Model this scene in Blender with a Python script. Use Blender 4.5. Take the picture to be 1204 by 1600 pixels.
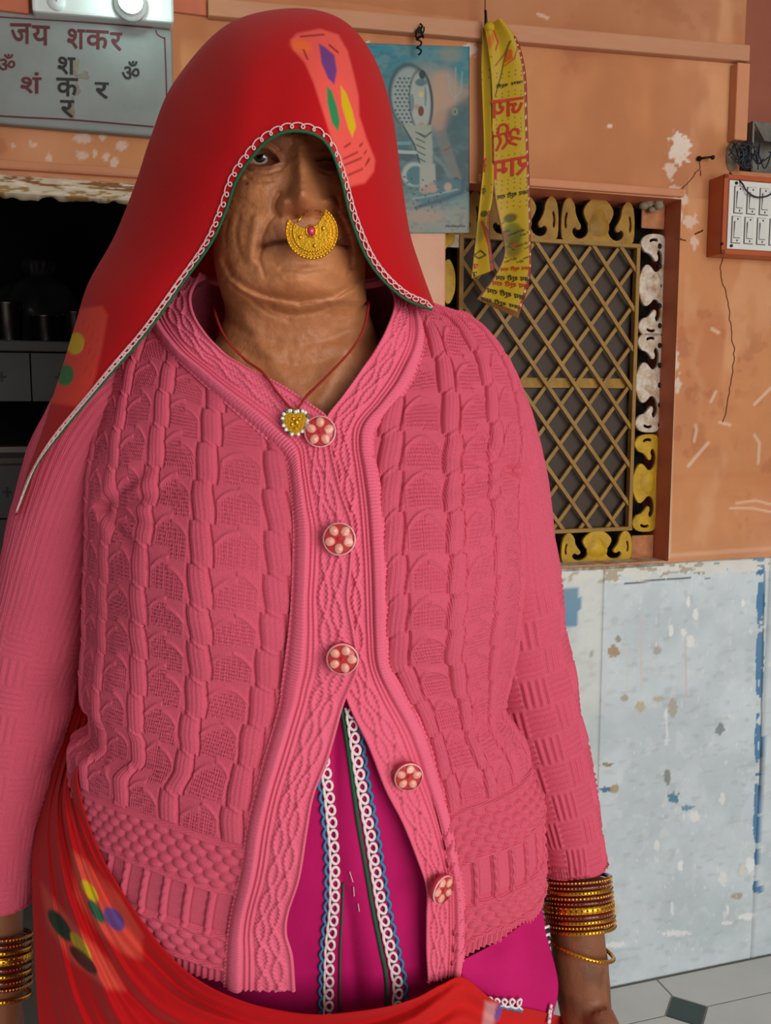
import bpy, bmesh, math
import numpy as np
from mathutils import Vector, Matrix

for _o in list(bpy.data.objects):
    bpy.data.objects.remove(_o)
SC = bpy.context.scene
COL = SC.collection

# ---------------------------------------------------------------- camera, world, lights, exposure
FPX = 1400.0                       # focal length in pixels of the 1204 x 1600 frame
PIT = math.atan(160.0 / FPX)       # camera looks slightly down; horizon at row 640
CP, SP = math.cos(PIT), math.sin(PIT)
CAMZ = 1.2
_cam = bpy.data.cameras.new('camera')
_cam.sensor_fit = 'VERTICAL'
_cam.sensor_height = 36.0
_cam.lens = 36.0 * FPX / 1600.0
_cam.clip_start = 0.02
_co = bpy.data.objects.new('camera', _cam)
COL.objects.link(_co)
_co.location = (0, 0, CAMZ)
_co.rotation_euler = (math.pi / 2 - PIT, 0, 0)
SC.camera = _co

_w = bpy.data.worlds.new('world')
SC.world = _w
_w.use_nodes = True
_bg = _w.node_tree.nodes['Background']
_bg.inputs['Color'].default_value = (0.93, 0.97, 1.0, 1)
_bg.inputs['Strength'].default_value = 0.30

def area_light(name, loc, target, size, power, color=(1, 1, 1)):
    l = bpy.data.lights.new(name, 'AREA')
    l.shape = 'RECTANGLE'
    l.size, l.size_y = size
    l.energy = power
    l.color = color
    o = bpy.data.objects.new(name, l)
    COL.objects.link(o)
    o.location = loc
    d = Vector(target) - Vector(loc)
    o.rotation_euler = d.to_track_quat('-Z', 'Y').to_euler()
    return o

# daylight from the open courtyard in front of the veranda
area_light('courtyard_daylight', (1.75, -1.6, 1.35), (0.1, 1.1, 1.1), (2.2, 1.9), 76, (1.0, 0.98, 0.95))

SC.view_settings.view_transform = 'Standard'
SC.view_settings.look = 'None'
SC.view_settings.gamma = 1.0
SC.view_settings.use_curve_mapping = False
SC.view_settings.exposure = 0.0

# ---------------------------------------------------------------- helpers
rng = np.random.default_rng(7)

def P(px, py, Y):
    """world point seen at pixel (px, py) at forward distance Y"""
    px, py, Y = np.broadcast_arrays(np.asarray(px, float), np.asarray(py, float), np.asarray(Y, float))
    u = (px - 602) / FPX
    v = (800 - py) / FPX
    t = Y / (v * SP + CP)
    return np.stack([u * t, Y, CAMZ + t * (v * CP - SP)], -1)

def proj(V):
    V = np.asarray(V, float)
    zc = V[..., 1] * CP - (V[..., 2] - CAMZ) * SP
    yc = V[..., 1] * SP + (V[..., 2] - CAMZ) * CP
    return 602 + FPX * V[..., 0] / zc, 800 - FPX * yc / zc

TH = math.atan(0.3)
WA = np.array([math.cos(TH), math.sin(TH), 0.0])     # along the wall
WN = np.array([-math.sin(TH), math.cos(TH), 0.0])    # into the wall
WO = np.array([0.0, 1.608, 0.0])

def W(s, d, z):
    s, d, z = np.broadcast_arrays(np.asarray(s, float), np.asarray(d, float), np.asarray(z, float))
    return WO + s[..., None] * WA + d[..., None] * WN + z[..., None] * np.array([0, 0, 1.0])

def WP(px, py, d=0.0):
    """(s, z) on the plane parallel to the back wall at depth d"""
    px = np.asarray(px, float); py = np.asarray(py, float)
    u = (px - 602) / FPX
    v = (800 - py) / FPX
    r = np.stack(np.broadcast_arrays(u, v * SP + CP, v * CP - SP), -1)
    t = (d + WO @ WN) / (r @ WN)
    q = t[..., None] * r - WO
    return q @ WA, CAMZ + q[..., 2]

def WX(px, py, d=0.0):
    s, z = WP(px, py, d)
    return W(s, d, z)

def L(c):
    """sRGB 0-255 -> linear"""
    c = np.asarray(c, float) / 255.0
    return np.where(c <= 0.04045, c / 12.92, ((c + 0.055) / 1.055) ** 2.4)

def pchip(x, xs, ys):
    xs = np.asarray(xs, float); ys = np.asarray(ys, float)
    x = np.clip(np.asarray(x, float), xs[0], xs[-1])
    h = np.diff(xs); dl = np.diff(ys) / h
    m = np.zeros_like(ys)
    m[0], m[-1] = dl[0], dl[-1]
    for i in range(1, len(xs) - 1):
        if dl[i - 1] * dl[i] > 0:
            w1 = 2 * h[i] + h[i - 1]; w2 = h[i] + 2 * h[i - 1]
            m[i] = (w1 + w2) / (w1 / dl[i - 1] + w2 / dl[i])
    k = np.clip(np.searchsorted(xs, x, side='right') - 1, 0, len(xs) - 2)
    t = (x - xs[k]) / h[k]
    t2, t3 = t * t, t * t * t
    return (2 * t3 - 3 * t2 + 1) * ys[k] + (t3 - 2 * t2 + t) * h[k] * m[k] + (-2 * t3 + 3 * t2) * ys[k + 1] + (t3 - t2) * h[k] * m[k + 1]

def crom(C, n, axis=0):
    """Catmull-Rom resampling of control points along an axis to n samples"""
    C = np.moveaxis(np.asarray(C, float), axis, 0)
    k = C.shape[0]
    t = np.linspace(0, k - 1, n)
    i = np.clip(t.astype(int), 0, k - 2)
    f = (t - i).reshape((-1,) + (1,) * (C.ndim - 1))
    e = np.concatenate([2 * C[:1] - C[1:2], C, 2 * C[-1:] - C[-2:-1]], 0)
    p0, p1, p2, p3 = e[i], e[i + 1], e[i + 2], e[i + 3]
    r = 0.5 * ((2 * p1) + (-p0 + p2) * f + (2 * p0 - 5 * p1 + 4 * p2 - p3) * f ** 2 + (-p0 + 3 * p1 - 3 * p2 + p3) * f ** 3)
    return np.moveaxis(r, 0, axis)

def arcsample(pts, n):
    """Catmull-Rom then even spacing"""
    d = crom(pts, 40 * len(pts))
    s = np.concatenate([[0], np.cumsum(np.linalg.norm(np.diff(d, axis=0), axis=1))])
    q = np.linspace(0, s[-1], n)
    return np.stack([np.interp(q, s, d[:, i]) for i in range(d.shape[1])], -1)

def sstep(a, b, x):
    t = np.clip((x - a) / (b - a), 0, 1)
    return t * t * (3 - 2 * t)

def _hash(ix, iy, seed):
    h = (ix.astype(np.int64) * 374761393 + iy.astype(np.int64) * 668265263 + seed * 974634541) & 0xffffffff
    h = ((h ^ (h >> 13)) * 1274126177) & 0xffffffff
    return ((h ^ (h >> 16)) & 0xffff) / 65535.0

def vnoise(x, y, seed=0):
    ix = np.floor(x); iy = np.floor(y)
    fx = x - ix; fy = y - iy
    fx = fx * fx * (3 - 2 * fx); fy = fy * fy * (3 - 2 * fy)
    a = _hash(ix, iy, seed); b = _hash(ix + 1, iy, seed); c = _hash(ix, iy + 1, seed); d = _hash(ix + 1, iy + 1, seed)
    return (a * (1 - fx) + b * fx) * (1 - fy) + (c * (1 - fx) + d * fx) * fy

def fbm(x, y, seed=0, octv=4):
    r = 0; a = 0.5; t = 0
    for i in range(octv):
        r = r + a * vnoise(x * 2 ** i, y * 2 ** i, seed + i * 17); t += a; a *= 0.5
    return r / t

def segdist(X, Y, pts):
    """distance to a polyline, in the same units"""
    best = np.full(X.shape, 1e9)
    for (x0, y0), (x1, y1) in zip(pts[:-1], pts[1:]):
        dx, dy = x1 - x0, y1 - y0
        t = np.clip(((X - x0) * dx + (Y - y0) * dy) / (dx * dx + dy * dy + 1e-12), 0, 1)
        best = np.minimum(best, np.hypot(X - x0 - t * dx, Y - y0 - t * dy))
    return best

def inpoly(X, Y, pts):
    r = np.zeros(X.shape, bool)
    n = len(pts)
    for i in range(n):
        x0, y0 = pts[i]; x1, y1 = pts[(i + 1) % n]
        c = ((y0 > Y) != (y1 > Y))
        with np.errstate(divide='ignore', invalid='ignore'):
            r ^= c & (X < (x1 - x0) * (Y - y0) / ((y1 - y0) if y1 != y0 else 1e-9) + x0)
    return r

class Paint:
    """printed / painted colour on the vertices of a sheet"""
    def __init__(self, X, Y, base):
        self.X, self.Y = X, Y
        self.c = np.tile(L(base), X.shape + (1,)) if np.ndim(base) == 1 else np.array(base, float)
    def blend(self, m, col):
        m = np.clip(np.asarray(m, float), 0, 1)[..., None]
        self.c = self.c * (1 - m) + L(col) * m
    def line(self, pts, w, col, a=1.0, soft=0.8):
        self.blend(a * (1 - sstep(w / 2 - soft / 2, w / 2 + soft, segdist(self.X, self.Y, pts))), col)
    def ell(self, cx, cy, rx, ry, col, a=1.0, rot=0.0, soft=0.12):
        c, s = math.cos(rot), math.sin(rot)
        dx, dy = self.X - cx, self.Y - cy
        r = np.hypot((dx * c + dy * s) / rx, (-dx * s + dy * c) / ry)
        self.blend(a * (1 - sstep(1 - soft, 1 + soft, r)), col)
    def poly(self, pts, col, a=1.0, soft=0):
        m = inpoly(self.X, self.Y, pts).astype(float)
        if soft:
            d = segdist(self.X, self.Y, list(pts) + [pts[0]])
            m = np.where(m > 0, sstep(-soft, soft, d), sstep(soft, -soft + 1e-9, d))
            m = np.clip(m, 0, 1)
        self.blend(a * m, col)

def link(o, parent=None):
    COL.objects.link(o)
    if parent is not None:
        o.parent = parent
    return o

def tag(o, label=None, cat=None, group=None, kind=None):
    if label: o['label'] = label
    if cat: o['category'] = cat
    if group: o['group'] = group
    if kind: o['kind'] = kind
    return o

def empty(name, loc=(0, 0, 0)):
    o = bpy.data.objects.new(name, None)
    o.empty_display_size = 0.02
    COL.objects.link(o)
    o.location = loc
    return o

def mesh_np(name, V, faces, smooth=True, col=None, uv=None, matidx=None):
    """V (n,3); faces: (m,4) array or list of (k,) lists"""
    me = bpy.data.meshes.new(name)
    V = np.asarray(V, np.float32).reshape(-1, 3)
    if isinstance(faces, np.ndarray):
        k = faces.shape[1]
        me.vertices.add(len(V)); me.vertices.foreach_set('co', V.ravel())
        me.loops.add(faces.size); me.loops.foreach_set('vertex_index', faces.astype(np.int32).ravel())
        me.polygons.add(len(faces)); me.polygons.foreach_set('loop_start', (np.arange(len(faces)) * k).astype(np.int32))
        me.update(calc_edges=True); me.validate()
    else:
        me.from_pydata(V.tolist(), [], [list(map(int, f)) for f in faces]); me.update()
    me.polygons.foreach_set('use_smooth', np.full(len(me.polygons), smooth))
    if matidx is not None:
        me.polygons.foreach_set('material_index', np.asarray(matidx, np.int32))
    if col is not None:
        c = np.ones((len(V), 4), np.float32); c[:, :3] = np.asarray(col).reshape(-1, 3)
        a = me.color_attributes.new('Col', 'FLOAT_COLOR', 'POINT'); a.data.foreach_set('color', c.ravel())
    if uv is not None:
        uv = np.asarray(uv, np.float32).reshape(-1, 2)
        l = me.uv_layers.new(name='UVMap')
        vi = np.zeros(len(me.loops), np.int32); me.loops.foreach_get('vertex_index', vi)
        l.data.foreach_set('uv', uv[vi].ravel())
    return me

def obj(name, me, mats, parent=None, loc=None):
    o = bpy.data.objects.new(name, me)
    for m in (mats if isinstance(mats, (list, tuple)) else [mats]):
        if m is not None and len(me.materials) < 16: me.materials.append(m)
    link(o, parent)
    if loc is not None: o.location = loc
    return o

def gridfaces(n, m, closed_m=False, flip=False, off=0):
    i = np.arange(n - 1)[:, None]
    mm = m if closed_m else m - 1
    j = np.arange(mm)[None, :]
    j2 = (j + 1) % m
    a = i * m + j; b = i * m + j2; c = (i + 1) * m + j2; d = (i + 1) * m + j
    q = np.stack([a, b, c, d], -1).reshape(-1, 4) + off
    return q[:, ::-1].copy() if flip else q

def gridobj(name, V, mat, parent=None, col=None, uv=None, closed=False, flip=False, thick=0, smooth=True, offset=1, subsurf=0):
    n, m = V.shape[:2]
    me = mesh_np(name, V.reshape(-1, 3), gridfaces(n, m, closed, flip), smooth, None if col is None else col.reshape(-1, 3), None if uv is None else uv.reshape(-1, 2))
    o = obj(name, me, mat, parent)
    if thick:
        md = o.modifiers.new('thick', 'SOLIDIFY'); md.thickness = thick; md.offset = offset; md.use_rim_only = True
    return o

class MB:
    """collects simple shapes into one mesh"""
    def __init__(self): self.v = []; self.f = []; self.m = []
    def add(self, V, F, mi=0):
        o = len(self.v); self.v += [tuple(map(float, p)) for p in V]
        for f in F: self.f.append([int(i) + o for i in f]); self.m.append(mi)
    def hexa(self, c8, mi=0):
        """8 corners: 4 of one face in order, then the 4 facing them"""
        self.add(c8, [(0, 1, 2, 3), (7, 6, 5, 4), (0, 4, 5, 1), (1, 5, 6, 2), (2, 6, 7, 3), (3, 7, 4, 0)], mi)
    def wbox(self, s0, s1, d0, d1, z0, z1, mi=0):
        c = [W(s0, d0, z0), W(s1, d0, z0), W(s1, d0, z1), W(s0, d0, z1), W(s0, d1, z0), W(s1, d1, z0), W(s1, d1, z1), W(s0, d1, z1)]
        self.hexa(c, mi)
    def box(self, x0, x1, y0, y1, z0, z1, mi=0):
        self.hexa([(x0, y0, z0), (x1, y0, z0), (x1, y0, z1), (x0, y0, z1), (x0, y1, z0), (x1, y1, z0), (x1, y1, z1), (x0, y1, z1)], mi)
    def tube(self, pts, r, seg=8, mi=0, closed=False):
        pts = np.asarray(pts, float); n = len(pts)
        r = np.broadcast_to(np.asarray(r, float), (n,))
        if closed: T = np.roll(pts, -1, 0) - np.roll(pts, 1, 0)
        else: T = np.gradient(pts, axis=0)
        T /= np.linalg.norm(T, axis=1)[:, None] + 1e-12
        up = np.array([0.0, 0, 1]) if abs(T[0][2]) < 0.9 else np.array([1.0, 0, 0])
        Nn = []
        nprev = np.cross(T[0], up); nprev /= np.linalg.norm(nprev)
        for t in T:
            nprev = nprev - t * (nprev @ t); nprev /= np.linalg.norm(nprev) + 1e-12
            Nn.append(nprev)
        Nn = np.array(Nn); B = np.cross(T, Nn)
        a = np.linspace(0, 2 * math.pi, seg, endpoint=False)
        V = pts[:, None] + r[:, None, None] * (np.cos(a)[None, :, None] * Nn[:, None] + np.sin(a)[None, :, None] * B[:, None])
        F = []
        for i in range(n if closed else n - 1):
            k = (i + 1) % n
            for j in range(seg):
                F.append((i * seg + j, i * seg + (j + 1) % seg, k * seg + (j + 1) % seg, k * seg + j))
        if not closed:
            F.append(tuple(range(seg))[::-1]); F.append(tuple((n - 1) * seg + j for j in range(seg)))
        self.add(V.reshape(-1, 3), F, mi)
    def ellipsoid(self, c, rx, ry, rz, nu=12, nv=8, mi=0, axes=None):
        A = np.eye(3) if axes is None else np.asarray(axes)
        V = []; F = []
        for i in range(nv + 1):
            t = math.pi * i / nv
            for j in range(nu):
                p = 2 * math.pi * j / nu
                V.append(np.asarray(c) + rx * math.sin(t) * math.cos(p) * A[0] + ry * math.sin(t) * math.sin(p) * A[1] + rz * math.cos(t) * A[2])
        for i in range(nv):
            for j in range(nu):
                F.append((i * nu + j, (i + 1) * nu + j, (i + 1) * nu + (j + 1) % nu, i * nu + (j + 1) % nu))
        self.add(V, F, mi)
    def lathe(self, c, prof, seg=20, mi=0, axes=None):
        """prof: (r, h) pairs; axis A[2]"""
        A = np.eye(3) if axes is None else np.asarray(axes)
        V = []; F = []
        for r, h in prof:
            for j in range(seg):
                p = 2 * math.pi * j / seg
                V.append(np.asarray(c) + r * math.cos(p) * A[0] + r * math.sin(p) * A[1] + h * A[2])
        for i in range(len(prof) - 1):
            for j in range(seg):
                F.append((i * seg + j, i * seg + (j + 1) % seg, (i + 1) * seg + (j + 1) % seg, (i + 1) * seg + j))
        self.add(V, F, mi)
    def build(self, name, mats, parent=None, smooth=False, bevel=0, sharp=None):
        me = mesh_np(name, np.array(self.v), self.f, smooth, matidx=self.m)
        bm = bmesh.new(); bm.from_mesh(me); bmesh.ops.recalc_face_normals(bm, faces=bm.faces); bm.to_mesh(me); bm.free()
        o = obj(name, me, mats, parent)
        if bevel:
            b = o.modifiers.new('bevel', 'BEVEL'); b.width = bevel; b.segments = 2; b.limit_method = 'ANGLE'
        return o

# ---------------------------------------------------------------- materials
def material(name, col=(128, 128, 128), attr=False, rough=0.6, metal=0.0, mott=0.0, mscale=6.0, mcol=None, bump=0.0, bscale=300.0,
             spec=0.4, sheen=0.0, sss=0.0, trans=0.0, emit=None, estr=0.0, coat=0.0, stretch=None, stitch=None, bump2=None, ior=1.45):
    m = bpy.data.materials.new(name)
    m.use_nodes = True
    nt = m.node_tree; N = nt.nodes; K = nt.links
    b = N['Principled BSDF']
    lin = L(col)
    b.inputs['Roughness'].default_value = rough
    b.inputs['Metallic'].default_value = metal
    b.inputs['Specular IOR Level'].default_value = spec
    b.inputs['IOR'].default_value = ior
    if sheen:
        b.inputs['Sheen Weight'].default_value = sheen; b.inputs['Sheen Roughness'].default_value = 0.45
        b.inputs['Sheen Tint'].default_value = (*np.clip(lin * 1.3 + 0.1, 0, 1), 1)
    if sss:
        b.inputs['Subsurface Weight'].default_value = sss
        b.inputs['Subsurface Radius'].default_value = (0.6, 0.2, 0.1)
        b.inputs['Subsurface Scale'].default_value = 0.006
    if trans: b.inputs['Transmission Weight'].default_value = trans
    if coat: b.inputs['Coat Weight'].default_value = coat
    tc = N.new('ShaderNodeTexCoord')
    src = tc.outputs['Object']
    if stretch is not None:
        mp = N.new('ShaderNodeMapping'); mp.inputs['Scale'].default_value = stretch
        K.new(src, mp.inputs['Vector']); src = mp.outputs['Vector']
    if attr:
        at = N.new('ShaderNodeAttribute'); at.attribute_name = 'Col'; c = at.outputs['Color']
    else:
        r = N.new('ShaderNodeRGB'); r.outputs[0].default_value = (*lin, 1); c = r.outputs[0]
    if mott:
        nz = N.new('ShaderNodeTexNoise'); nz.inputs['Scale'].default_value = mscale; nz.inputs['Detail'].default_value = 6; nz.inputs['Roughness'].default_value = 0.62
        K.new(src, nz.inputs['Vector'])
        mr = N.new('ShaderNodeMapRange'); mr.inputs['From Min'].default_value = 0.32; mr.inputs['From Max'].default_value = 0.72
        K.new(nz.outputs['Fac'], mr.inputs['Value'])
        mul = N.new('ShaderNodeMath'); mul.operation = 'MULTIPLY'; mul.inputs[1].default_value = mott
        K.new(mr.outputs['Result'], mul.inputs[0])
        mx = N.new('ShaderNodeMix'); mx.data_type = 'RGBA'
        mx.inputs[7].default_value = (*(L(mcol) if mcol is not None else lin * 0.45), 1)
        K.new(mul.outputs[0], mx.inputs[0]); K.new(c, mx.inputs[6]); c = mx.outputs[2]
    K.new(c, b.inputs['Base Color'])
    last = None
    if bump:
        nb = N.new('ShaderNodeTexNoise'); nb.inputs['Scale'].default_value = bscale; nb.inputs['Detail'].default_value = 4
        K.new(src, nb.inputs['Vector'])
        bp = N.new('ShaderNodeBump'); bp.inputs['Strength'].default_value = bump; bp.inputs['Distance'].default_value = 0.002
        K.new(nb.outputs['Fac'], bp.inputs['Height']); last = bp.outputs['Normal']
    if bump2:
        nb = N.new('ShaderNodeTexNoise'); nb.inputs['Scale'].default_value = bump2[1]; nb.inputs['Detail'].default_value = 3
        K.new(src, nb.inputs['Vector'])
        bp = N.new('ShaderNodeBump'); bp.inputs['Strength'].default_value = bump2[0]; bp.inputs['Distance'].default_value = 0.004
        K.new(nb.outputs['Fac'], bp.inputs['Height'])
        if last: K.new(last, bp.inputs['Normal'])
        last = bp.outputs['Normal']
    if stitch:
        # fine rows of stitches on the UV map (metres)
        uvn = N.new('ShaderNodeUVMap')
        hs = []
        for axis, sc in stitch[1:]:
            wv = N.new('ShaderNodeTexWave'); wv.wave_type = 'BANDS'; wv.bands_direction = axis
            wv.inputs['Scale'].default_value = sc; wv.inputs['Distortion'].default_value = 1.2
            wv.inputs['Detail'].default_value = 2; wv.inputs['Detail Scale'].default_value = 2
            K.new(uvn.outputs['UV'], wv.inputs['Vector']); hs.append(wv.outputs['Fac'])
        h = hs[0]
        for k in hs[1:]:
            ad = N.new('ShaderNodeMath'); ad.operation = 'ADD'; K.new(h, ad.inputs[0]); K.new(k, ad.inputs[1]); h = ad.outputs[0]
        bp = N.new('ShaderNodeBump'); bp.inputs['Strength'].default_value = stitch[0]; bp.inputs['Distance'].default_value = 0.0012
        K.new(h, bp.inputs['Height'])
        if last: K.new(last, bp.inputs['Normal'])
        last = bp.outputs['Normal']
    if last: K.new(last, b.inputs['Normal'])
    if emit is not None:
        b.inputs['Emission Color'].default_value = (*L(emit), 1); b.inputs['Emission Strength'].default_value = estr
    return m

def text_verts(s):
    c = bpy.data.curves.new('lettering', 'FONT'); c.body = s
    c.resolution_u = 3; c.offset = 0.016
    o = bpy.data.objects.new('lettering', c); COL.objects.link(o)
    dg = bpy.context.evaluated_depsgraph_get(); dg.update()
    me = bpy.data.meshes.new_from_object(o.evaluated_get(dg))
    v = np.array([x.co[:2] for x in me.vertices]); f = [list(p.vertices) for p in me.polygons]
    bpy.data.objects.remove(o); bpy.data.curves.remove(c); bpy.data.meshes.remove(me)
    return v, f

_tv = {}
def text_px(s, x0, x1, y0, y1, mirror=False, slope=0.0):
    """glyph outlines fitted in a pixel box; returns (px, py) and faces"""
    if s not in _tv: _tv[s] = text_verts(s)
    v, f = _tv[s]
    lo, hi = v.min(0), v.max(0)
    q = (v - lo) / (hi - lo)
    x = q[:, 0] if not mirror else 1 - q[:, 0]
    X = x0 + x * (x1 - x0)
    Y = y1 - q[:, 1] * (y1 - y0) + slope * (X - x0)
    return np.stack([X, Y], -1), f

def stroke_px(pts, w, n=24):
    c = arcsample(np.asarray(pts, float), n)
    t = np.gradient(c, axis=0); t /= np.linalg.norm(t, axis=1)[:, None] + 1e-9
    nn = np.stack([-t[:, 1], t[:, 0]], -1) * w / 2
    V = np.concatenate([c + nn, c - nn]); k = len(c)
    return V, [[i, i + 1, k + i + 1, k + i] for i in range(k - 1)]
# ================================================================ the place
# materials
M = {}
M['plaster'] = material('painted_plaster', attr=True, rough=0.75, mott=0.3, mscale=7, mcol=(150, 92, 56), bump=0.25, bscale=90, bump2=(0.35, 9))
M['plaster_plain'] = material('orange_plaster', (205, 138, 100), rough=0.75, mott=0.3, mscale=9, mcol=(150, 88, 62), bump=0.25, bscale=90)
M['reveal'] = material('reveal_paint', (196, 110, 78), rough=0.6, mott=0.4, mscale=12, mcol=(130, 66, 44), bump=0.2, bscale=60)
M['brown_wall'] = material('brown_wall_paint', (150, 84, 62), rough=0.7, mott=0.3, mscale=8, bump=0.2, bscale=80)
M['ledge'] = material('cream_ledge_paint', (190, 136, 102), rough=0.55, mott=0.35, mscale=10, mcol=(168, 108, 74), bump=0.15, bscale=80, stretch=(1, 1, 5))
M['dado'] = material('worn_painted_marble', attr=True, rough=0.5, mott=0.22, mscale=16, mcol=(150, 160, 162), bump=0.25, bscale=140)
M['floor'] = material('marble_floor_tile', (205, 205, 200), rough=0.28, mott=0.35, mscale=5, mcol=(165, 165, 162))
M['floor_dark'] = material('dark_green_stone_inset', (62, 78, 76), rough=0.3, mott=0.3, mscale=20)
M['grout'] = material('grout', (150, 148, 142), rough=0.8)
M['unseen_ceiling'] = material('unseen_ceiling_paint', (215, 205, 195), rough=0.8)
M['wood_white'] = material('flaking_beam_paint', attr=True, rough=0.7, mott=0.25, mscale=30, mcol=(120, 84, 50), bump=0.4, bscale=120)
M['gold_paint'] = material('ochre_paint', (172, 128, 40), rough=0.55, mott=0.7, mscale=28, mcol=(92, 62, 26), bump=0.3, bscale=200)
M['gold_bright'] = material('bright_yellow_paint', (206, 164, 30), rough=0.5, mott=0.6, mscale=34, mcol=(110, 76, 24), bump=0.3, bscale=200)
M['white_chip'] = material('chalky_white_over_ochre', (222, 214, 200), rough=0.7, mott=1.0, mscale=45, mcol=(150, 104, 44), bump=0.4, bscale=200)
M['orange_chip'] = material('orange_over_ochre', (196, 124, 84), rough=0.7, mott=0.8, mscale=40, mcol=(120, 92, 40), bump=0.4, bscale=200)
M['bar'] = material('ochre_lattice_paint', (158, 120, 52), rough=0.5, mott=0.55, mscale=30, mcol=(104, 74, 36))
M['pane'] = material('dark_dusty_pane', (72, 58, 48), rough=0.7, mott=0.5, mscale=18, mcol=(60, 52, 46), spec=0.5)
M['void'] = material('dark_backing', (22, 17, 14), rough=0.9)
M['black'] = material('black_iron', (24, 22, 22), rough=0.5, metal=0.4)
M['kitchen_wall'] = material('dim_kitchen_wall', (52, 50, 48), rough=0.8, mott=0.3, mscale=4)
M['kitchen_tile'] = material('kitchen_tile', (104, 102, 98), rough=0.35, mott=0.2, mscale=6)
M['steel'] = material('steel', (190, 190, 190), rough=0.22, metal=1.0)

# ---- key levels of the back wall
DOORT = 1.535
S_DOOR_R = float(WP(352, 600)[0]); S_DOOR_L = S_DOOR_R - 1.05
S_W0 = 0.107; S_W1 = 0.585; Z_W0 = 0.900; Z_W1 = 1.598
S_COR = 0.712; Z_COR = 1.66
Z_DADO = 0.897
WF = -0.012                                           # face of the orange plaster

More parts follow.
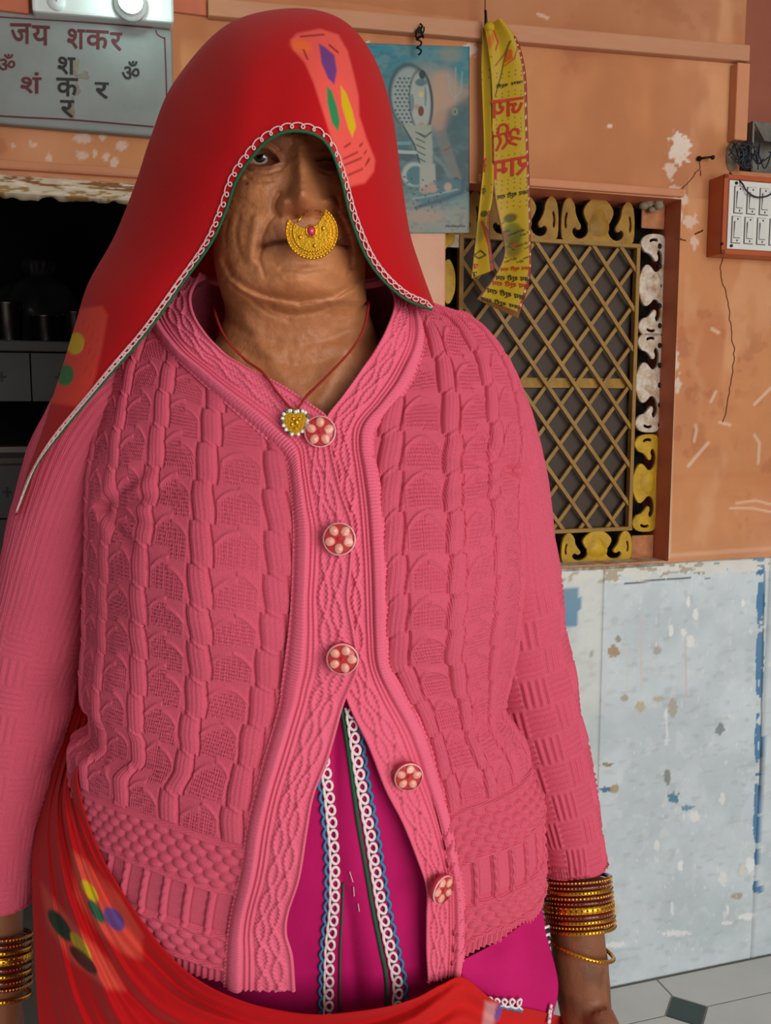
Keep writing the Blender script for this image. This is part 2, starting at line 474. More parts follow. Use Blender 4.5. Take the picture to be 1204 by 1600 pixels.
CRACKS = []
def wall_grid():
    s = np.concatenate([np.linspace(-2.8, -.66, 60), np.linspace(-.65, .95, 500), np.linspace(.96, 3.2, 50)]); z = np.concatenate([np.linspace(Z_DADO, 2.0, 340), np.linspace(2.01, 2.62, 20)])
    # put grid lines on the openings so the edges stay straight
    for v in (S_DOOR_R, S_DOOR_L, S_W0, S_W1, S_COR): s[np.abs(s - v).argmin()] = v
    for v in (DOORT, Z_W0, Z_W1, Z_COR): z[np.abs(z - v).argmin()] = v
    S, Z = np.meshgrid(s, z)
    V = W(S, WF, Z)
    px, py = proj(V)
    base = np.tile(L((204, 138, 90)), S.shape + (1,))
    p = Paint(px, py, base)
    n1 = fbm(S * 3, Z * 3, 3); n2 = fbm(S * 5, Z * 1.4, 9); n3 = fbm(S * 26, Z * 26, 21)
    p.blend(0.75 * sstep(0.5, 0.75, n1), (186, 112, 72))
    p.blend(0.5 * sstep(0.5, 0.8, n2), (222, 160, 122))
    p.blend(0.5 * sstep(0.62, 0.7, n3) * sstep(0.5, 0.6, n1), (170, 98, 66))
    # upper wall browner, light falloff with height painted in, plus smudgy streaks
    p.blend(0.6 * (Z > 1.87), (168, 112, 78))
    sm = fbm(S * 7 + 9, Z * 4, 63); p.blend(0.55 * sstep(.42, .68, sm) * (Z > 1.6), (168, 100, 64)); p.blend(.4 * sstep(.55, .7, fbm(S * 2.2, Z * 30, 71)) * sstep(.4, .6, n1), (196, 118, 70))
    p.blend(.5 * sstep(.5, .66, fbm(S * 12, Z * 5, 81)) * (S > .6), (222, 166, 122))
    # pale pink bare strip left of the window, under the poster
    p.blend(0.8 * ((S < S_W0) & (S > -0.2) & (Z < 1.56)), (222, 176, 152))
    for cx, cy, rx, ry, a in ((1062, 230, 17, 26, 1), (1047, 268, 9, 16, .8), (1052, 300, 8, 12, .7), (1068, 312, 6, 12, .8), (1078, 345, 14, 10, .75), (1062, 340, 5, 10, .7), (1084, 378, 6, 10, .7),
                              (735, 78, 12, 10, .9), (570, 72, 8, 8, .9), (952, 197, 4, 3, .9), (1058, 600, 7, 16, .85), (1054, 560, 5, 26, .7)):
        w = fbm(px / 6, py / 6, int(cx)) - 0.5
        r = np.hypot((px - cx) / rx, (py - cy) / ry) + w * 1.5
        p.blend(a * (1 - sstep(0.8, 1.05, r)), (226, 208, 192))
    # scratches
    for pts, w in (([(1075, 728), (1092, 708), (1106, 692)], 4), ([(1084, 690), (1088, 672), (1086, 664)], 3), ([(1178, 632), (1192, 618), (1204, 606)], 3.5),
                   ([(1112, 514), (1122, 520)], 4), ([(1110, 628), (1118, 612)], 3), ([(1178, 680), (1186, 692), (1184, 724)], 3), ([(1150, 786), (1180, 782), (1204, 788)], 2),
                   ([(1140, 794), (1175, 794), (1204, 800)], 2), ([(1124, 660), (1140, 664)], 3.5), ([(855, 28), (840, 22)], 4), ([(50, 325 - 97), (55, 226)], 5)):
        p.line(pts, w, (230, 198, 172), 0.75, 2)
    p.line([(1057, 310), (1052, 560), (1046, 760), (1044, 870)], 4, (232, 206, 184), 0.7, 3)
    p.line([(1047, 868), (1120, 863), (1204, 857)], 5, (226, 180, 148), 0.6, 3)
    # cracks in the plaster
    for pts, w in (([(1056, 305), (1075, 285), (1090, 265)], 1.6), ([(1092, 250), (1094, 275)], 1.4), ([(1128, 398), (1126, 430), (1136, 470), (1142, 520), (1146, 560), (1138, 620), (1128, 660)], 1.8),
                   ([(1055, 372), (1072, 376)], 2), ([(1085, 366), (1098, 360)], 2.2)):
        CRACKS.append((pts, w))
    # paint daubs under the sign
    for cx, cy, rx, ry in ((20, 228, 4, 4), (47, 222, 3, 4), (76, 247, 6, 7), (130, 216, 14, 8), (160, 214, 6, 7), (128, 243, 10, 7), (148, 240, 4, 6), (166, 245, 6, 8), (178, 254, 6, 8), (190, 228, 12, 8)):
        w = fbm(px / 4, py / 4, int(cx) + 5) - 0.5
        r = np.hypot((px - cx) / rx, (py - cy) / ry) + w * 1.2
        p.blend(0.7 * (1 - sstep(0.7, 1.1, r)), (224, 202, 188))
    nz, ns = S.shape
    F = gridfaces(nz, ns)
    cs = V.reshape(-1, 3)
    fc_s = S.ravel()[F].mean(1); fc_z = Z.ravel()[F].mean(1)
    keep = ~((fc_s > S_DOOR_L) & (fc_s < S_DOOR_R) & (fc_z < DOORT)) & ~((fc_s > S_W0) & (fc_s < S_W1) & (fc_z > Z_W0) & (fc_z < Z_W1)) & ~((fc_s > S_COR) & (fc_z > Z_COR))
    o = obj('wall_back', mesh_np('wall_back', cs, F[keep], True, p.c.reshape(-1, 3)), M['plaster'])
    tag(o, kind='structure')
    # thickness behind the plaster face: solid pieces around the openings
    mb = MB()
    T = 0.14
    e = WF + 0.0006
    mb.wbox(-2.8, S_DOOR_L, e, T, Z_DADO, DOORT); mb.wbox(-2.8, S_W0, e, .022, DOORT, 2.62); mb.wbox(S_DOOR_R, S_W0, e, T, Z_DADO, DOORT)
    mb.wbox(S_W0, S_COR, e, T, Z_W1, 2.62); mb.wbox(S_W1, 3.2, e, T, Z_DADO, Z_COR); mb.wbox(S_W1, S_COR, e, T, Z_COR, Z_W1 + .001)
    mb.build('plaster_core', M['reveal'], o)
    cm = material('crack_dark_brown', (96, 54, 36), rough=.9)  # flat dark brown strips for the cracks
    for pts, w in CRACKS:
        q = arcsample(np.array(pts, float), 40); q = q + rng.normal(0, .9, q.shape) * np.array([1, .4])
        V2, F2 = stroke_px(q, w * .8, 60); s_, z_ = WP(V2[:, 0], V2[:, 1], WF)
        obj('crack', mesh_np('crack', W(s_, WF - .0006, z_), F2, False), cm, o)
    return o
wall_back = wall_grid()

# wall beyond the corner at the top right, set back
mb = MB(); mb.wbox(S_COR - 0.002, 3.2, 0.05, 0.14, Z_COR, 2.62)
tag(mb.build('wall_right', M['brown_wall']), kind='structure')

# floor: slab, tiles with dark diamond insets at some corners
mb = MB(); mb.box(-4.5, 5.0, -3.5, 5.0, -0.06, -0.004)
floor = tag(mb.build('floor', M['grout']), kind='structure')
TS = 0.60
s_in, z_in = 0.0, 0.0
_pd = P(1072, 1578, 1.0); _r = _pd - np.array([0, 0, CAMZ]); _g = np.array([0, 0, CAMZ]) + _r * (CAMZ / -_r[2])
_gs = (_g - WO) @ WA; _gd = (_g - WO) @ WN
_tile_me = {}
for i in range(-5, 6):
    for k in range(-4, 2):
        s0 = _gs + i * TS; d0 = _gd + k * TS
        d1 = d0 + TS
        if k == 1: continue
        c = 0.050; g = 0.0022
        pts = [(s0 + c, d0 + g), (s0 + TS - c, d0 + g), (s0 + TS - g, d0 + c), (s0 + TS - g, d1 - c), (s0 + TS - c, d1 - g), (s0 + c, d1 - g), (s0 + g, d1 - c), (s0 + g, d0 + c)]
        if d1 > -0.002:
            # cut the row that meets the wall
            lim = -0.004
            pts = [(a, min(b, lim)) for a, b in pts]
        n = len(pts)
        V = [W(a, b, -0.002) for a, b in pts] + [W(a, b, -0.02) for a, b in pts]
        F = [list(range(n))] + [[j, n + j, n + (j + 1) % n, (j + 1) % n] for j in range(n)]
        obj('tile', mesh_np('tile', np.array(V), F, False), M['floor'], floor)
        q = [(s0 + c - .004, d0), (s0, d0 + c - .004), (s0 - c + .004, d0), (s0, d0 - c + .004)]
        q = [(a, min(b, -0.004)) for a, b in q]
        V = [W(a, b, -0.002) for a, b in q] + [W(a, b, -0.02) for a, b in q]
        F = [[3, 2, 1, 0]] + [[j, (j + 1) % 4, 4 + (j + 1) % 4, 4 + j] for j in range(4)]
        obj('inset', mesh_np('inset', np.array(V), F, False), M['floor_dark'], floor)

# unseen veranda roof added against sky light from above, open towards the courtyard
mb = MB(); mb.wbox(-3.2, 3.3, -2.3, 0.2, 2.62, 2.72)
tag(mb.build('unseen_ceiling', M['unseen_ceiling']), kind='structure')

# ---- dado of painted marble slabs
def dado():
    core = MB(); core.wbox(S_DOOR_R, 3.2, 0.012, 0.14, 0, Z_DADO)
    core.wbox(-2.8, S_DOOR_L, 0.012, 0.14, 0, Z_DADO)
    d = tag(core.build('wall_lower', M['grout']), kind='structure')
    for s0, s1, hi in ((S_DOOR_R, 0.02, 0), (0.022, 0.447, 0), (0.449, 0.838, 1), (0.841, 3.19, 1)):
        s = np.linspace(s0, s1, 170 if hi else 60); z = np.linspace(0.0, Z_DADO, 270 if hi else 140)
        S, Z = np.meshgrid(s, z)
        V = W(S, 0.0, Z)
        px, py = proj(V)
        p = Paint(px, py, np.tile(L((208, 219, 222)), S.shape + (1,)))
        n1 = fbm(S * 9, Z * 9, 4); n2 = fbm(S * 60, Z * 60, 8, 3); n3 = fbm(S * 40, Z * 90, 31, 2)
        if s1 <= 0.448: p.blend(np.ones(S.shape), (216, 220, 214))
        p.blend(0.55 * sstep(0.42, 0.68, n1), (184, 196, 200))
        p.blend(0.22 * sstep(0.66, 0.78, n3), (150, 154, 150))
        p.blend(0.35 * sstep(0.6, 0.75, n2), (224, 228, 228))
        # peeled top band
        top = py - (905 - (px - 880) * 0.045)
        e = fbm(px / 14, py / 9, 12) * 34
        p.blend(0.95 * (top < e - 14), (226, 224, 214))
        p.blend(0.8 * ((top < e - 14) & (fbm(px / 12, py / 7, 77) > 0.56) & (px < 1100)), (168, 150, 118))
        p.blend(0.85 * ((top < e - 9) & (fbm(px / 16, py / 8, 5) > 0.64) & (px > 1090)), (64, 128, 166))
        p.line([(976, 912), (1040, 905), (1078, 902)], 2.2, (40, 34, 30), 0.9)
        # blue remnants down the right joint and at the left
        w = fbm(py / 22, px / 40, 3)
        jx = 1193 - (py - 890) * 0.013
        m = (np.abs(px - jx + 5) < 4 + 9 * (w - 0.35)) & (py < 1395) & (py > 890) & (w > 0.36)
        p.blend(0.9 * m, (30, 112, 164))
        p.line([(1194, 893), (1190, 1050), (1187, 1250), (1185, 1395)], 2.2, (40, 60, 78), 0.75)
        m = (px > 878) & (px < 903 + 14 * (fbm(py / 12, px / 12, 6) - 0.4)) & (py < 978) & (py > 918)
        p.blend(0.85 * m, (70, 132, 166))
        # chips
        CH = [(957, 1018, 11, 10, (170, 136, 92)), (925, 1022, 4, 6, (160, 160, 156)), (965, 998, 6, 6, (150, 140, 120)), (1026, 1016, 7, 9, (170, 168, 160)), (1000, 1105, 8, 9, (196, 176, 140)), (975, 1092, 6, 6, (176, 166, 140)),
              (1050, 1106, 8, 16, (176, 168, 150)), (1030, 1092, 10, 5, (190, 180, 160)), (1124, 1140, 7, 11, (120, 132, 138)), (949, 1195, 12, 4, (150, 120, 80)), (946, 1234, 12, 5, (22, 92, 138)), (960, 1232, 8, 8, (180, 150, 110)),
              (1042, 1214, 5, 14, (130, 128, 122)), (1052, 1246, 10, 9, (60, 120, 150)), (1074, 1262, 10, 5, (90, 140, 164)), (1085, 1275, 8, 10, (236, 236, 232)), (1128, 1249, 6, 11, (236, 236, 230)), (1026, 1322, 6, 9, (234, 234, 228)),
              (1128, 1373, 8, 12, (234, 236, 232)), (1062, 1352, 5, 11, (240, 242, 242)), (1152, 1400, 10, 5, (178, 160, 130)), (1054, 1458, 26, 5, (240, 240, 240)), (1165, 1432, 16, 6, (244, 244, 242)), (1136, 1442, 8, 4, (240, 240, 238)),
              (964, 1476, 18, 5, (240, 240, 238)), (957, 1420, 10, 16, (212, 202, 176)), (1086, 960, 5, 9, (240, 240, 238)), (1048, 985, 4, 10, (240, 242, 240)), (1067, 988, 5, 8, (236, 236, 230)), (1078, 1002, 7, 10, (236, 236, 230)),
              (1160, 1360, 6, 8, (226, 220, 204)), (1172, 1352, 7, 14, (240, 242, 242)), (1075, 940, 3, 12, (242, 242, 240)), (1160, 942, 3, 6, (242, 242, 240)), (1050, 1420, 3, 10, (240, 242, 242)), (1136, 1420, 3, 9, (240, 242, 242))]
        for cx, cy, rx, ry, c in CH:
            r = np.hypot((px - cx) / rx, (py - cy) / ry) + (fbm(px / 4, py / 4, int(cx + cy)) - 0.5) * 1.1
            p.blend(0.9 * (1 - sstep(0.75, 1.0, r)), c)
        r = fbm(px / 5, py / 14, 91, 2)
        p.blend(0.6 * ((r > 0.83) & (px > 985)), (232, 236, 234))
        for x0, y0, y1, c in ((1000, 960, 1070, (216, 196, 190)), (1070, 1000, 1090, (214, 190, 180)), (978, 1010, 1080, (220, 208, 204)), (1040, 1110, 1150, (240, 240, 240))):
            p.line([(x0, y0), (x0 + 2, y1)], 2.5, c, 0.7, 1.5)
        p.blend(0.8 * (np.abs(py - (905 - (px - 880) * 0.045) + 20) < 2), (150, 142, 130))
        V[:, 0] += 0; Fg = gridfaces(*S.shape)
        me = mesh_np('slab', V.reshape(-1, 3), Fg, True, p.c.reshape(-1, 3))
        o = obj('slab', me, M['dado'], d)
        sm = o.modifiers.new('thick', 'SOLIDIFY'); sm.thickness = 0.012; sm.offset = -1; sm.use_rim_only = True
    return d
dado()

# ---- ledge strip across the wall and the casing down its right end
def skewbar(mb, s0, s1, d0, d1, zb0, zt0, zb1, zt1):
    mb.hexa([W(s0, d0, zb0), W(s1, d0, zb1), W(s1, d0, zt1), W(s0, d0, zt0), W(s0, d1, zb0), W(s1, d1, zb1), W(s1, d1, zt1), W(s0, d1, zt0)])
mb = MB(); skewbar(mb, -0.30, S_COR, -0.030, WF, 1.818, 1.846, 1.856, 1.886)
tag(mb.build('trim_1', M['ledge'], bevel=0.003), kind='structure')
mb = MB(); mb.wbox(S_COR - 0.030, S_COR - 0.002, -0.034, WF, 1.71, 1.850)
tag(mb.build('trim_2', M['plaster_plain'], bevel=0.002), kind='structure')
mb = MB(); skewbar(mb, -1.2, -0.30, -0.018, WF, 1.822, 1.85, 1.822, 1.85)
tag(mb.build('trim_3', M['reveal'], bevel=0.003), kind='structure')
# narrow plaster strip over the window
mb = MB(); skewbar(mb, .166, S_W1 + .002, -0.020, WF, Z_W1 + .001, Z_W1 + .016, Z_W1 + .003, Z_W1 + .018)
tag(mb.build('trim_9', M['plaster_plain'], bevel=0.003), kind='structure')
# rounded moulding between the sign strip and the beam
mb = MB(); skewbar(mb, S_DOOR_L - .1, S_DOOR_R + .06, -0.020, WF, 1.560, 1.574, 1.566, 1.580)
tag(mb.build('trim_4', M['plaster_plain'], bevel=0.004), kind='structure')

# ---- flaking beam above the doorway
def beam():
    s = np.linspace(S_DOOR_L - 0.08, S_DOOR_R + 0.05, 300); t = np.linspace(0, 1, 44)
    S, T = np.meshgrid(s, t)
    Z = (DOORT - 0.006) + T * 0.030
    D = np.full(S.shape, -0.020) + 0.003 * (fbm(S * 60, Z * 120, 3) - 0.5)
    V = W(S, D, Z); px, py = proj(V)
    p = Paint(px, py, np.tile(L((214, 198, 170)), S.shape + (1,)))
    n = fbm(S * 30, Z * 160, 2); n2 = fbm(S * 60, Z * 240, 14)
    p.blend(sstep(0.5, 0.56, n) * (T > 0.45), (138, 88, 44))
    p.blend(0.85 * sstep(0.54, 0.6, n2) * (T < 0.6), (158, 118, 48))
    p.blend(0.8 * sstep(0.62, 0.66, fbm(S * 44, Z * 300, 40)), (236, 224, 204))
    p.blend(0.9 * (T > 0.86), (206, 138, 98))
    o = gridobj('door_beam', V, M['wood_white'], None, p.c, thick=0.03, offset=-1)
    o.name = 'trim_5'; tag(o, kind='structure')
beam()
mb = MB(); mb.wbox(S_DOOR_R - 0.03, S_DOOR_R + 0.01, -0.016, 0.14, 0, DOORT - 0.004); mb.wbox(S_DOOR_L - 0.01, S_DOOR_L + 0.03, -0.016, 0.14, 0, DOORT - 0.004)
tag(mb.build('trim_6', M['wood_white'] if False else M['reveal']), kind='structure')

# ---- kitchen behind the doorway
mb = MB()
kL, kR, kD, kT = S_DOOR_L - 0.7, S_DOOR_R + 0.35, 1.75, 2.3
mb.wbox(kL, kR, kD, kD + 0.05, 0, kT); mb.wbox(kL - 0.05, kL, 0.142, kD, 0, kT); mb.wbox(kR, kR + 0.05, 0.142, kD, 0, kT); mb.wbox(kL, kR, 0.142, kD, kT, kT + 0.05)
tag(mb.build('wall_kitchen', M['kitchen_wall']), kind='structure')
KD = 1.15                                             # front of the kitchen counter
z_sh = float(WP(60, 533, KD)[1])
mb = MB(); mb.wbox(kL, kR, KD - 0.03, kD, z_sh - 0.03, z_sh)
tag(mb.build('kitchen_counter', M['kitchen_tile'], bevel=0.004), kind='structure')  # slab of the kitchen counter
# tiled front under the counter with a dark shelf gap
z_a = float(WP(60, 628, KD)[1]); z_b = float(WP(60, 726, KD)[1])
kf = empty('wall_kitchen_front', W(kL, KD, 0)); tag(kf, kind='structure')
_flower = material('tile_motif', (70, 66, 60), rough=0.5)
def ktile(s0, s1, z0, z1, motif):
    b = MB(); o = W(kL, KD, 0)
    b.wbox(s0 + .002, s1 - .002, KD, KD + 0.02, z0 + .002, z1 - .002)
    b.v = [tuple(np.array(v) - o) for v in b.v]
    t = b.build('tile', M['kitchen_tile'], kf)
    if motif:
        m2 = MB(); cs, cz = (s0 + s1) / 2, (z0 + z1) / 2
        m2.wbox(cs - .012, cs + .012, KD - .001, KD, cz - .003, cz + .003); m2.wbox(cs - .003, cs + .003, KD - .0012, KD, cz - .014, cz + .014)
        m2.v = [tuple(np.array(v) - o) for v in m2.v]
        m2.build('motif', _flower, t)
sx = np.arange(kL, kR - 0.1, 0.15)
for a in sx:
    ktile(a, a + 0.15, z_a, z_sh - 0.031, True)
    for zz in np.arange(z_b - 0.15, 0.02, -0.15): ktile(a, a + 0.15, max(zz, 0.0), zz + 0.15, True)
mb = MB(); mb.wbox(kL, kR, KD + 0.02, kD, z_b - 0.02, z_b)
tag(mb.build('kitchen_shelf', M['kitchen_tile']), kind='structure')  # shelf board under the kitchen counter
def tumbler(px, d, h, r, label):
    s, _ = WP(px, 500, d); b = MB()
    b.lathe(W(s, d, z_sh), [(0.001, .001), (r * .8, 0.001), (r * .82, .004), (r, h), (r * 1.05, h + .002), (r * .95, h), (r * .75, .006), (0.001, .005)], 20)
    tag(b.build('steel_tumbler', M['steel'], smooth=True), label, 'tumbler', 'steel tumblers on the kitchen counter')
tumbler(12, KD + 0.12, 0.11, 0.045, 'steel tumbler at the left end of the dark kitchen counter')
tumbler(70, KD + 0.10, 0.075, 0.04, 'short steel tumbler in the middle of the dark kitchen counter')
tumbler(118, KD + 0.12, 0.09, 0.04, 'steel tumbler nearest the red veil on the dark kitchen counter')
def bag():
    s, _ = WP(62, 480, KD + 0.3); c = W(s, KD + 0.3, z_sh + 0.001)
    u = np.linspace(0, 2 * math.pi, 48, endpoint=False); v = np.linspace(0, 1, 26)
    U, T = np.meshgrid(u, v)
    r = pchip(v, [0, .08, .35, .7, .85, .95, 1], [.10, .13, .15, .10, .035, .05, .045])[:, None] * (1 + 0.12 * np.sin(5 * U + 6 * T) + 0.08 * np.sin(9 * U - 9 * T))
    V = c + np.stack([r * np.cos(U), r * np.sin(U) * .8, T * 0.26], -1)
    o = gridobj('plastic_bag', V, material('cloudy_plastic', (84, 84, 84), rough=0.3, trans=0.2), None, closed=True, flip=False)
    tag(o, 'tied whitish plastic bag standing on the dark kitchen counter', 'bag')
bag()
def books():
    for i, (c, w) in enumerate((((150, 140, 130), .17), ((96, 84, 80), .16), ((180, 172, 160), .15))):
        s, _ = WP(35, 700, KD + 0.12); b = MB(); z0 = z_b + 0.0005 + i * 0.016
        b.wbox(s - w / 2, s + w / 2, KD + 0.06, KD + 0.20, z0, z0 + 0.0155)
        b.wbox(s - w / 2 + .002, s + w / 2 + .001, KD + 0.0595, KD + 0.062, z0 + .003, z0 + 0.0125)
        tag(b.build('notebook', material('paper_cover_%d' % i, c, rough=0.7)), ('lowest', 'middle', 'topmost')[i] + ' notebook of the small stack on the dark shelf under the counter', 'notebook', 'notebooks on the kitchen shelf')
books()
def bundle():
    s, _ = WP(-52, 680, KD + 0.16); b = MB()
    c = W(s, KD + 0.16, z_b + 0.062)
    b.ellipsoid(c, .07, .06, .062, 24, 14)
    b.ellipsoid(c + np.array([.03, -.01, .055]), .03, .03, .02, 14, 8)
    tag(b.build('cloth_bundle', material('dark_red_cloth', (120, 26, 34), rough=0.9, bump=0.6, bscale=40), smooth=True), 'dark red cloth bundle on the shelf beside the notebooks', 'bundle')
bundle()

# ---- window
def chaikin(p, n=2):
    p = np.asarray(p, float)
    for _ in range(n):
        q = np.roll(p, -1, 0)
        p = np.stack([0.75 * p + 0.25 * q, 0.25 * p + 0.75 * q], 1).reshape(-1, 2)
    return p

def plate_mesh(name, outer, holes, thick):
    cu = bpy.data.curves.new(name, 'CURVE'); cu.dimensions = '2D'; cu.fill_mode = 'BOTH'; cu.extrude = thick / 2; cu.bevel_depth = thick * 0.18; cu.bevel_resolution = 1
    for pl in [outer] + holes:
        sp = cu.splines.new('POLY'); sp.points.add(len(pl) - 1); sp.use_cyclic_u = True
        for q, (x, y) in zip(sp.points, pl): q.co = (x, y, 0, 1)
    o = bpy.data.objects.new(name, cu); COL.objects.link(o)
    dg = bpy.context.evaluated_depsgraph_get(); dg.update()
    me = bpy.data.meshes.new_from_object(o.evaluated_get(dg))
    bpy.data.objects.remove(o); bpy.data.curves.remove(cu)
    return me

HOOK = [(.20, .96), (.78, .96), (.66, .82), (.64, .62), (.56, .46), (.48, .36), (.50, .28), (.57, .27), (.64, .34), (.74, .24), (.66, .08), (.46, .04), (.28, .16), (.25, .38), (.36, .55), (.41, .70), (.34, .84)]
_hk = [tuple(q) for q in HOOK[2:]]
OUTER = [(-1, .10), (-.92, .0), (-.62, .0), (-.4, 0), (0, .03), (.4, 0), (.62, .0), (.92, 0), (1, .10), (1, .62), (.94, .88), (.80, 1)] + _hk + [(.18, .98), (0.06, 1), (-.06, 1), (-.18, .98)] + [(-x, y) for x, y in _hk[::-1]] + [(-.80, 1), (-.94, .88), (-1, .62)]
SIDE = [(.84, .30), (.90, .24), (.94, .34), (.93, .56), (.88, .68), (.82, .62), (.87, .46)]
BULB_T = [(-.10, .90), (.10, .90), (.06, .82), (-.06, .82)]
def motif_mesh(length, height, thick=0.006):
    sc = np.array([length / 2, height])
    mir = lambda h: [(-x, y) for x, y in h][::-1]
    holes = [chaikin(h, 2) * sc for h in (SIDE, mir(SIDE))]
    me = plate_mesh('ornament', chaikin(OUTER, 1) * sc, holes, thick)
    # cushion on the central bulb
    return me

def window():
    root = empty('window_1', W((S_W0 + S_W1) / 2, 0.04, Z_W0)); tag(root, kind='structure')
    inv = W((S_W0 + S_W1) / 2, 0.04, Z_W0)
    def fin(o):
        o.location = o.location - Vector(inv); return o
    D = 0.040
    s0, z1 = WP(722, 369, D); s1, _ = WP(996, 400, D); _, z0 = WP(960, 826, D)
    s0, s1, z0, z1 = float(s0), float(s1), float(z0), float(z1)
    sl, sr = S_W0 - 0.02, float(WP(1029, 600, D)[0]); zt = Z_W1 + 0.004; zb = Z_W0 - 0.004
    # dark pane and backing
    mb = MB(); mb.wbox(sl, S_W1 + .02, D + 0.045, D + 0.06, zb, zt); fin(mb.build('backing', M['void'], root))
    mb = MB(); mb.wbox(s0, s1, D + 0.022, D + 0.026, z0, z1); fin(mb.build('pane', M['pane'], root))
    # inner frame bars
    for a in ((s0 - .006, s1 + .006, z1 - .003, z1 + .005), (s0 - .006, s1 + .006, z0 - .005, z0 + .003), (s0 - .006, s0 + .003, z0, z1), (s1 - .003, s1 + .005, z0, z1)):
        mb = MB(); mb.wbox(a[0], a[1], D - 0.002, D + 0.012, a[2], a[3]); fin(mb.build('frame_bar', M['bar'], root, bevel=0.001))
    # middle rail behind the lattice
    zm = float(WP(900, 598, D + .01)[1]); mb = MB(); mb.wbox(s0, s1 - .006, D + 0.014, D + 0.021, zm - .010, zm + .009); fin(mb.build('middle_rail', M['gold_paint'], root))
    # diagonal bars, two layers
    dx, dz = 0.0605, 0.0768
    slope = dz / dx
    hw = 0.0035
    for layer, sg in ((0, -1), (1, 1)):
        dd = D + 0.001 + layer * 0.0055
        for k in range(-14, 16):
            # line z = zc + sg*slope*(s - s1)
            zc = z1 - 0.0768 * (k + (0.62 if sg < 0 else 0.42)) 
            f = lambda s: zc + sg * slope * (s - s1)
            pts = []
            a, b = s0, s1
            if sg < 0:
                a = max(s0, s1 + (z1 - zc) / (sg * slope)); b = min(s1, s1 + (z0 - zc) / (sg * slope))
            else:
                a = max(s0, s1 + (z0 - zc) / (sg * slope)); b = min(s1, s1 + (z1 - zc) / (sg * slope))
            if b - a < 0.012: continue
            p0 = np.array([a, f(a)]); p1 = np.array([b, f(b)])
            t = (p1 - p0) / np.linalg.norm(p1 - p0); nn = np.array([-t[1], t[0]]) * hw
            q = [p0 + nn, p1 + nn, p1 - nn, p0 - nn]
            mb = MB(); mb.hexa([W(x, dd, z) for x, z in q] + [W(x, dd + 0.005, z) for x, z in q])
            fin(mb.build('lattice_bar', M['bar'], root))
    # pierced ornament plates
    def put(me, s, z, rot, mat):
        o = obj('ornament_plate', me if not me.materials else me.copy(), None, root)
        o.data.materials.clear(); o.data.materials.append(mat)
        a = Vector(WA); up = Vector((0, 0, 1)); n = -Vector(WN)
        ca, sa = math.cos(rot), math.sin(rot)
        ex = a * ca + up * sa; ey = -a * sa + up * ca
        m = Matrix((ex, ey, n)).transposed().to_4x4(); m.translation = Vector(W(s, D + 0.002, z)) - Vector(inv)
        o.matrix_local = m
        # raised bulb in the middle of the plate
        return o
    ht = zt - z1 - 0.004
    top = motif_mesh(0.156, ht)
    bulbm = MB()
    def bulb(s, z, w, h, mat, par):
        b = MB()
        V2 = chaikin([(-.5, .0), (0, -.12), (.5, 0), (.62, .35), (.4, .6), (.28, .9), (0, 1.0), (-.28, .9), (-.4, .6), (-.62, .35)], 2)
        n = len(V2); c0 = V2.mean(0)
        pts = [W(s + x * w, D - 0.002, z + y * h) for x, y in V2]
        pin = [W(s + (c0[0] + (x - c0[0]) * .6) * w, D - 0.007, z + (c0[1] + (y - c0[1]) * .6) * h) for x, y in V2]
        b.add(pts + pin + [W(s + c0[0] * w, D - 0.008, z + c0[1] * h)], [(i, (i + 1) % n, n + (i + 1) % n, n + i) for i in range(n)] + [(n + i, n + (i + 1) % n, 2 * n) for i in range(n)])
        fin(b.build('boss', mat, root, smooth=True))
    for cx in (934, 812, 690):
        s, _ = WP(cx, 345, D); put(top, float(s), z1 + 0.003, 0, M['gold_paint']); bulb(float(s), z1 + 0.003 + ht * .18, .040, ht * .6, M['gold_paint'], root)
    hb = z0 - zb - 0.005
    bot = motif_mesh(0.156, hb)
    for cx in (932, 808, 690):
        s, _ = WP(cx, 850, D); put(bot, float(s), zb + 0.001, 0, M['gold_bright']); bulb(float(s), zb + 0.001 + hb * .2, .040, hb * .6, M['gold_bright'], root)
    wr = sr - s1 - 0.004
    rgt = motif_mesh(0.196, wr)
    for i, cy in enumerate((446, 598, 755)):
        _, z = WP(1012, cy, D); mat = (M['white_chip'], M['white_chip'], M['gold_bright'])[i]
        put(rgt, sr + 0.001, float(z), math.pi / 2, mat)
        b = MB(); V2 = chaikin([(-.5, .0), (0, -.12), (.5, 0), (.62, .35), (.4, .6), (.28, .9), (0, 1.0), (-.28, .9), (-.4, .6), (-.62, .35)], 2)
        n = len(V2); c0 = V2.mean(0)
        fx = lambda x, y, d: W(sr - 0.006 - y * wr * .62, d, float(z) + x * .044)
        b.add([fx(x, y, D - .002) for x, y in V2] + [fx(c0[0] + (x - c0[0]) * .6, c0[1] + (y - c0[1]) * .6, D - .007) for x, y in V2] + [fx(c0[0], c0[1], D - .008)],
              [(i, (i + 1) % n, n + (i + 1) % n, n + i) for i in range(n)] + [(n + i, n + (i + 1) % n, 2 * n) for i in range(n)])
        fin(b.build('boss', mat, root, smooth=True))
    for z, m in ((zt - 0.026, M['orange_chip']), (zb + .026, M['orange_chip'])):
        b = MB(); b.wbox(s1 + .006, sr, D - .001, D + .004, z - .024, z + .024); fin(b.build('corner_block', m, root, bevel=.002))
    lw = s0 - sl - 0.006
    lft = motif_mesh(0.196, 0.042)
    for i, cy in enumerate((440, 590, 745)):
        s, z = WP(700, cy, D); put(lft, S_W0 - 0.004, float(z), -math.pi / 2, (M['gold_bright'], M['gold_paint'], M['gold_paint'])[i])
    s, z = WP(700, 395, D); b = MB(); b.wbox(S_W0, s0 - .006, D - .001, D + .003, float(z) + .01, zt); fin(b.build('corner_block', M['white_chip'], root, bevel=.002))
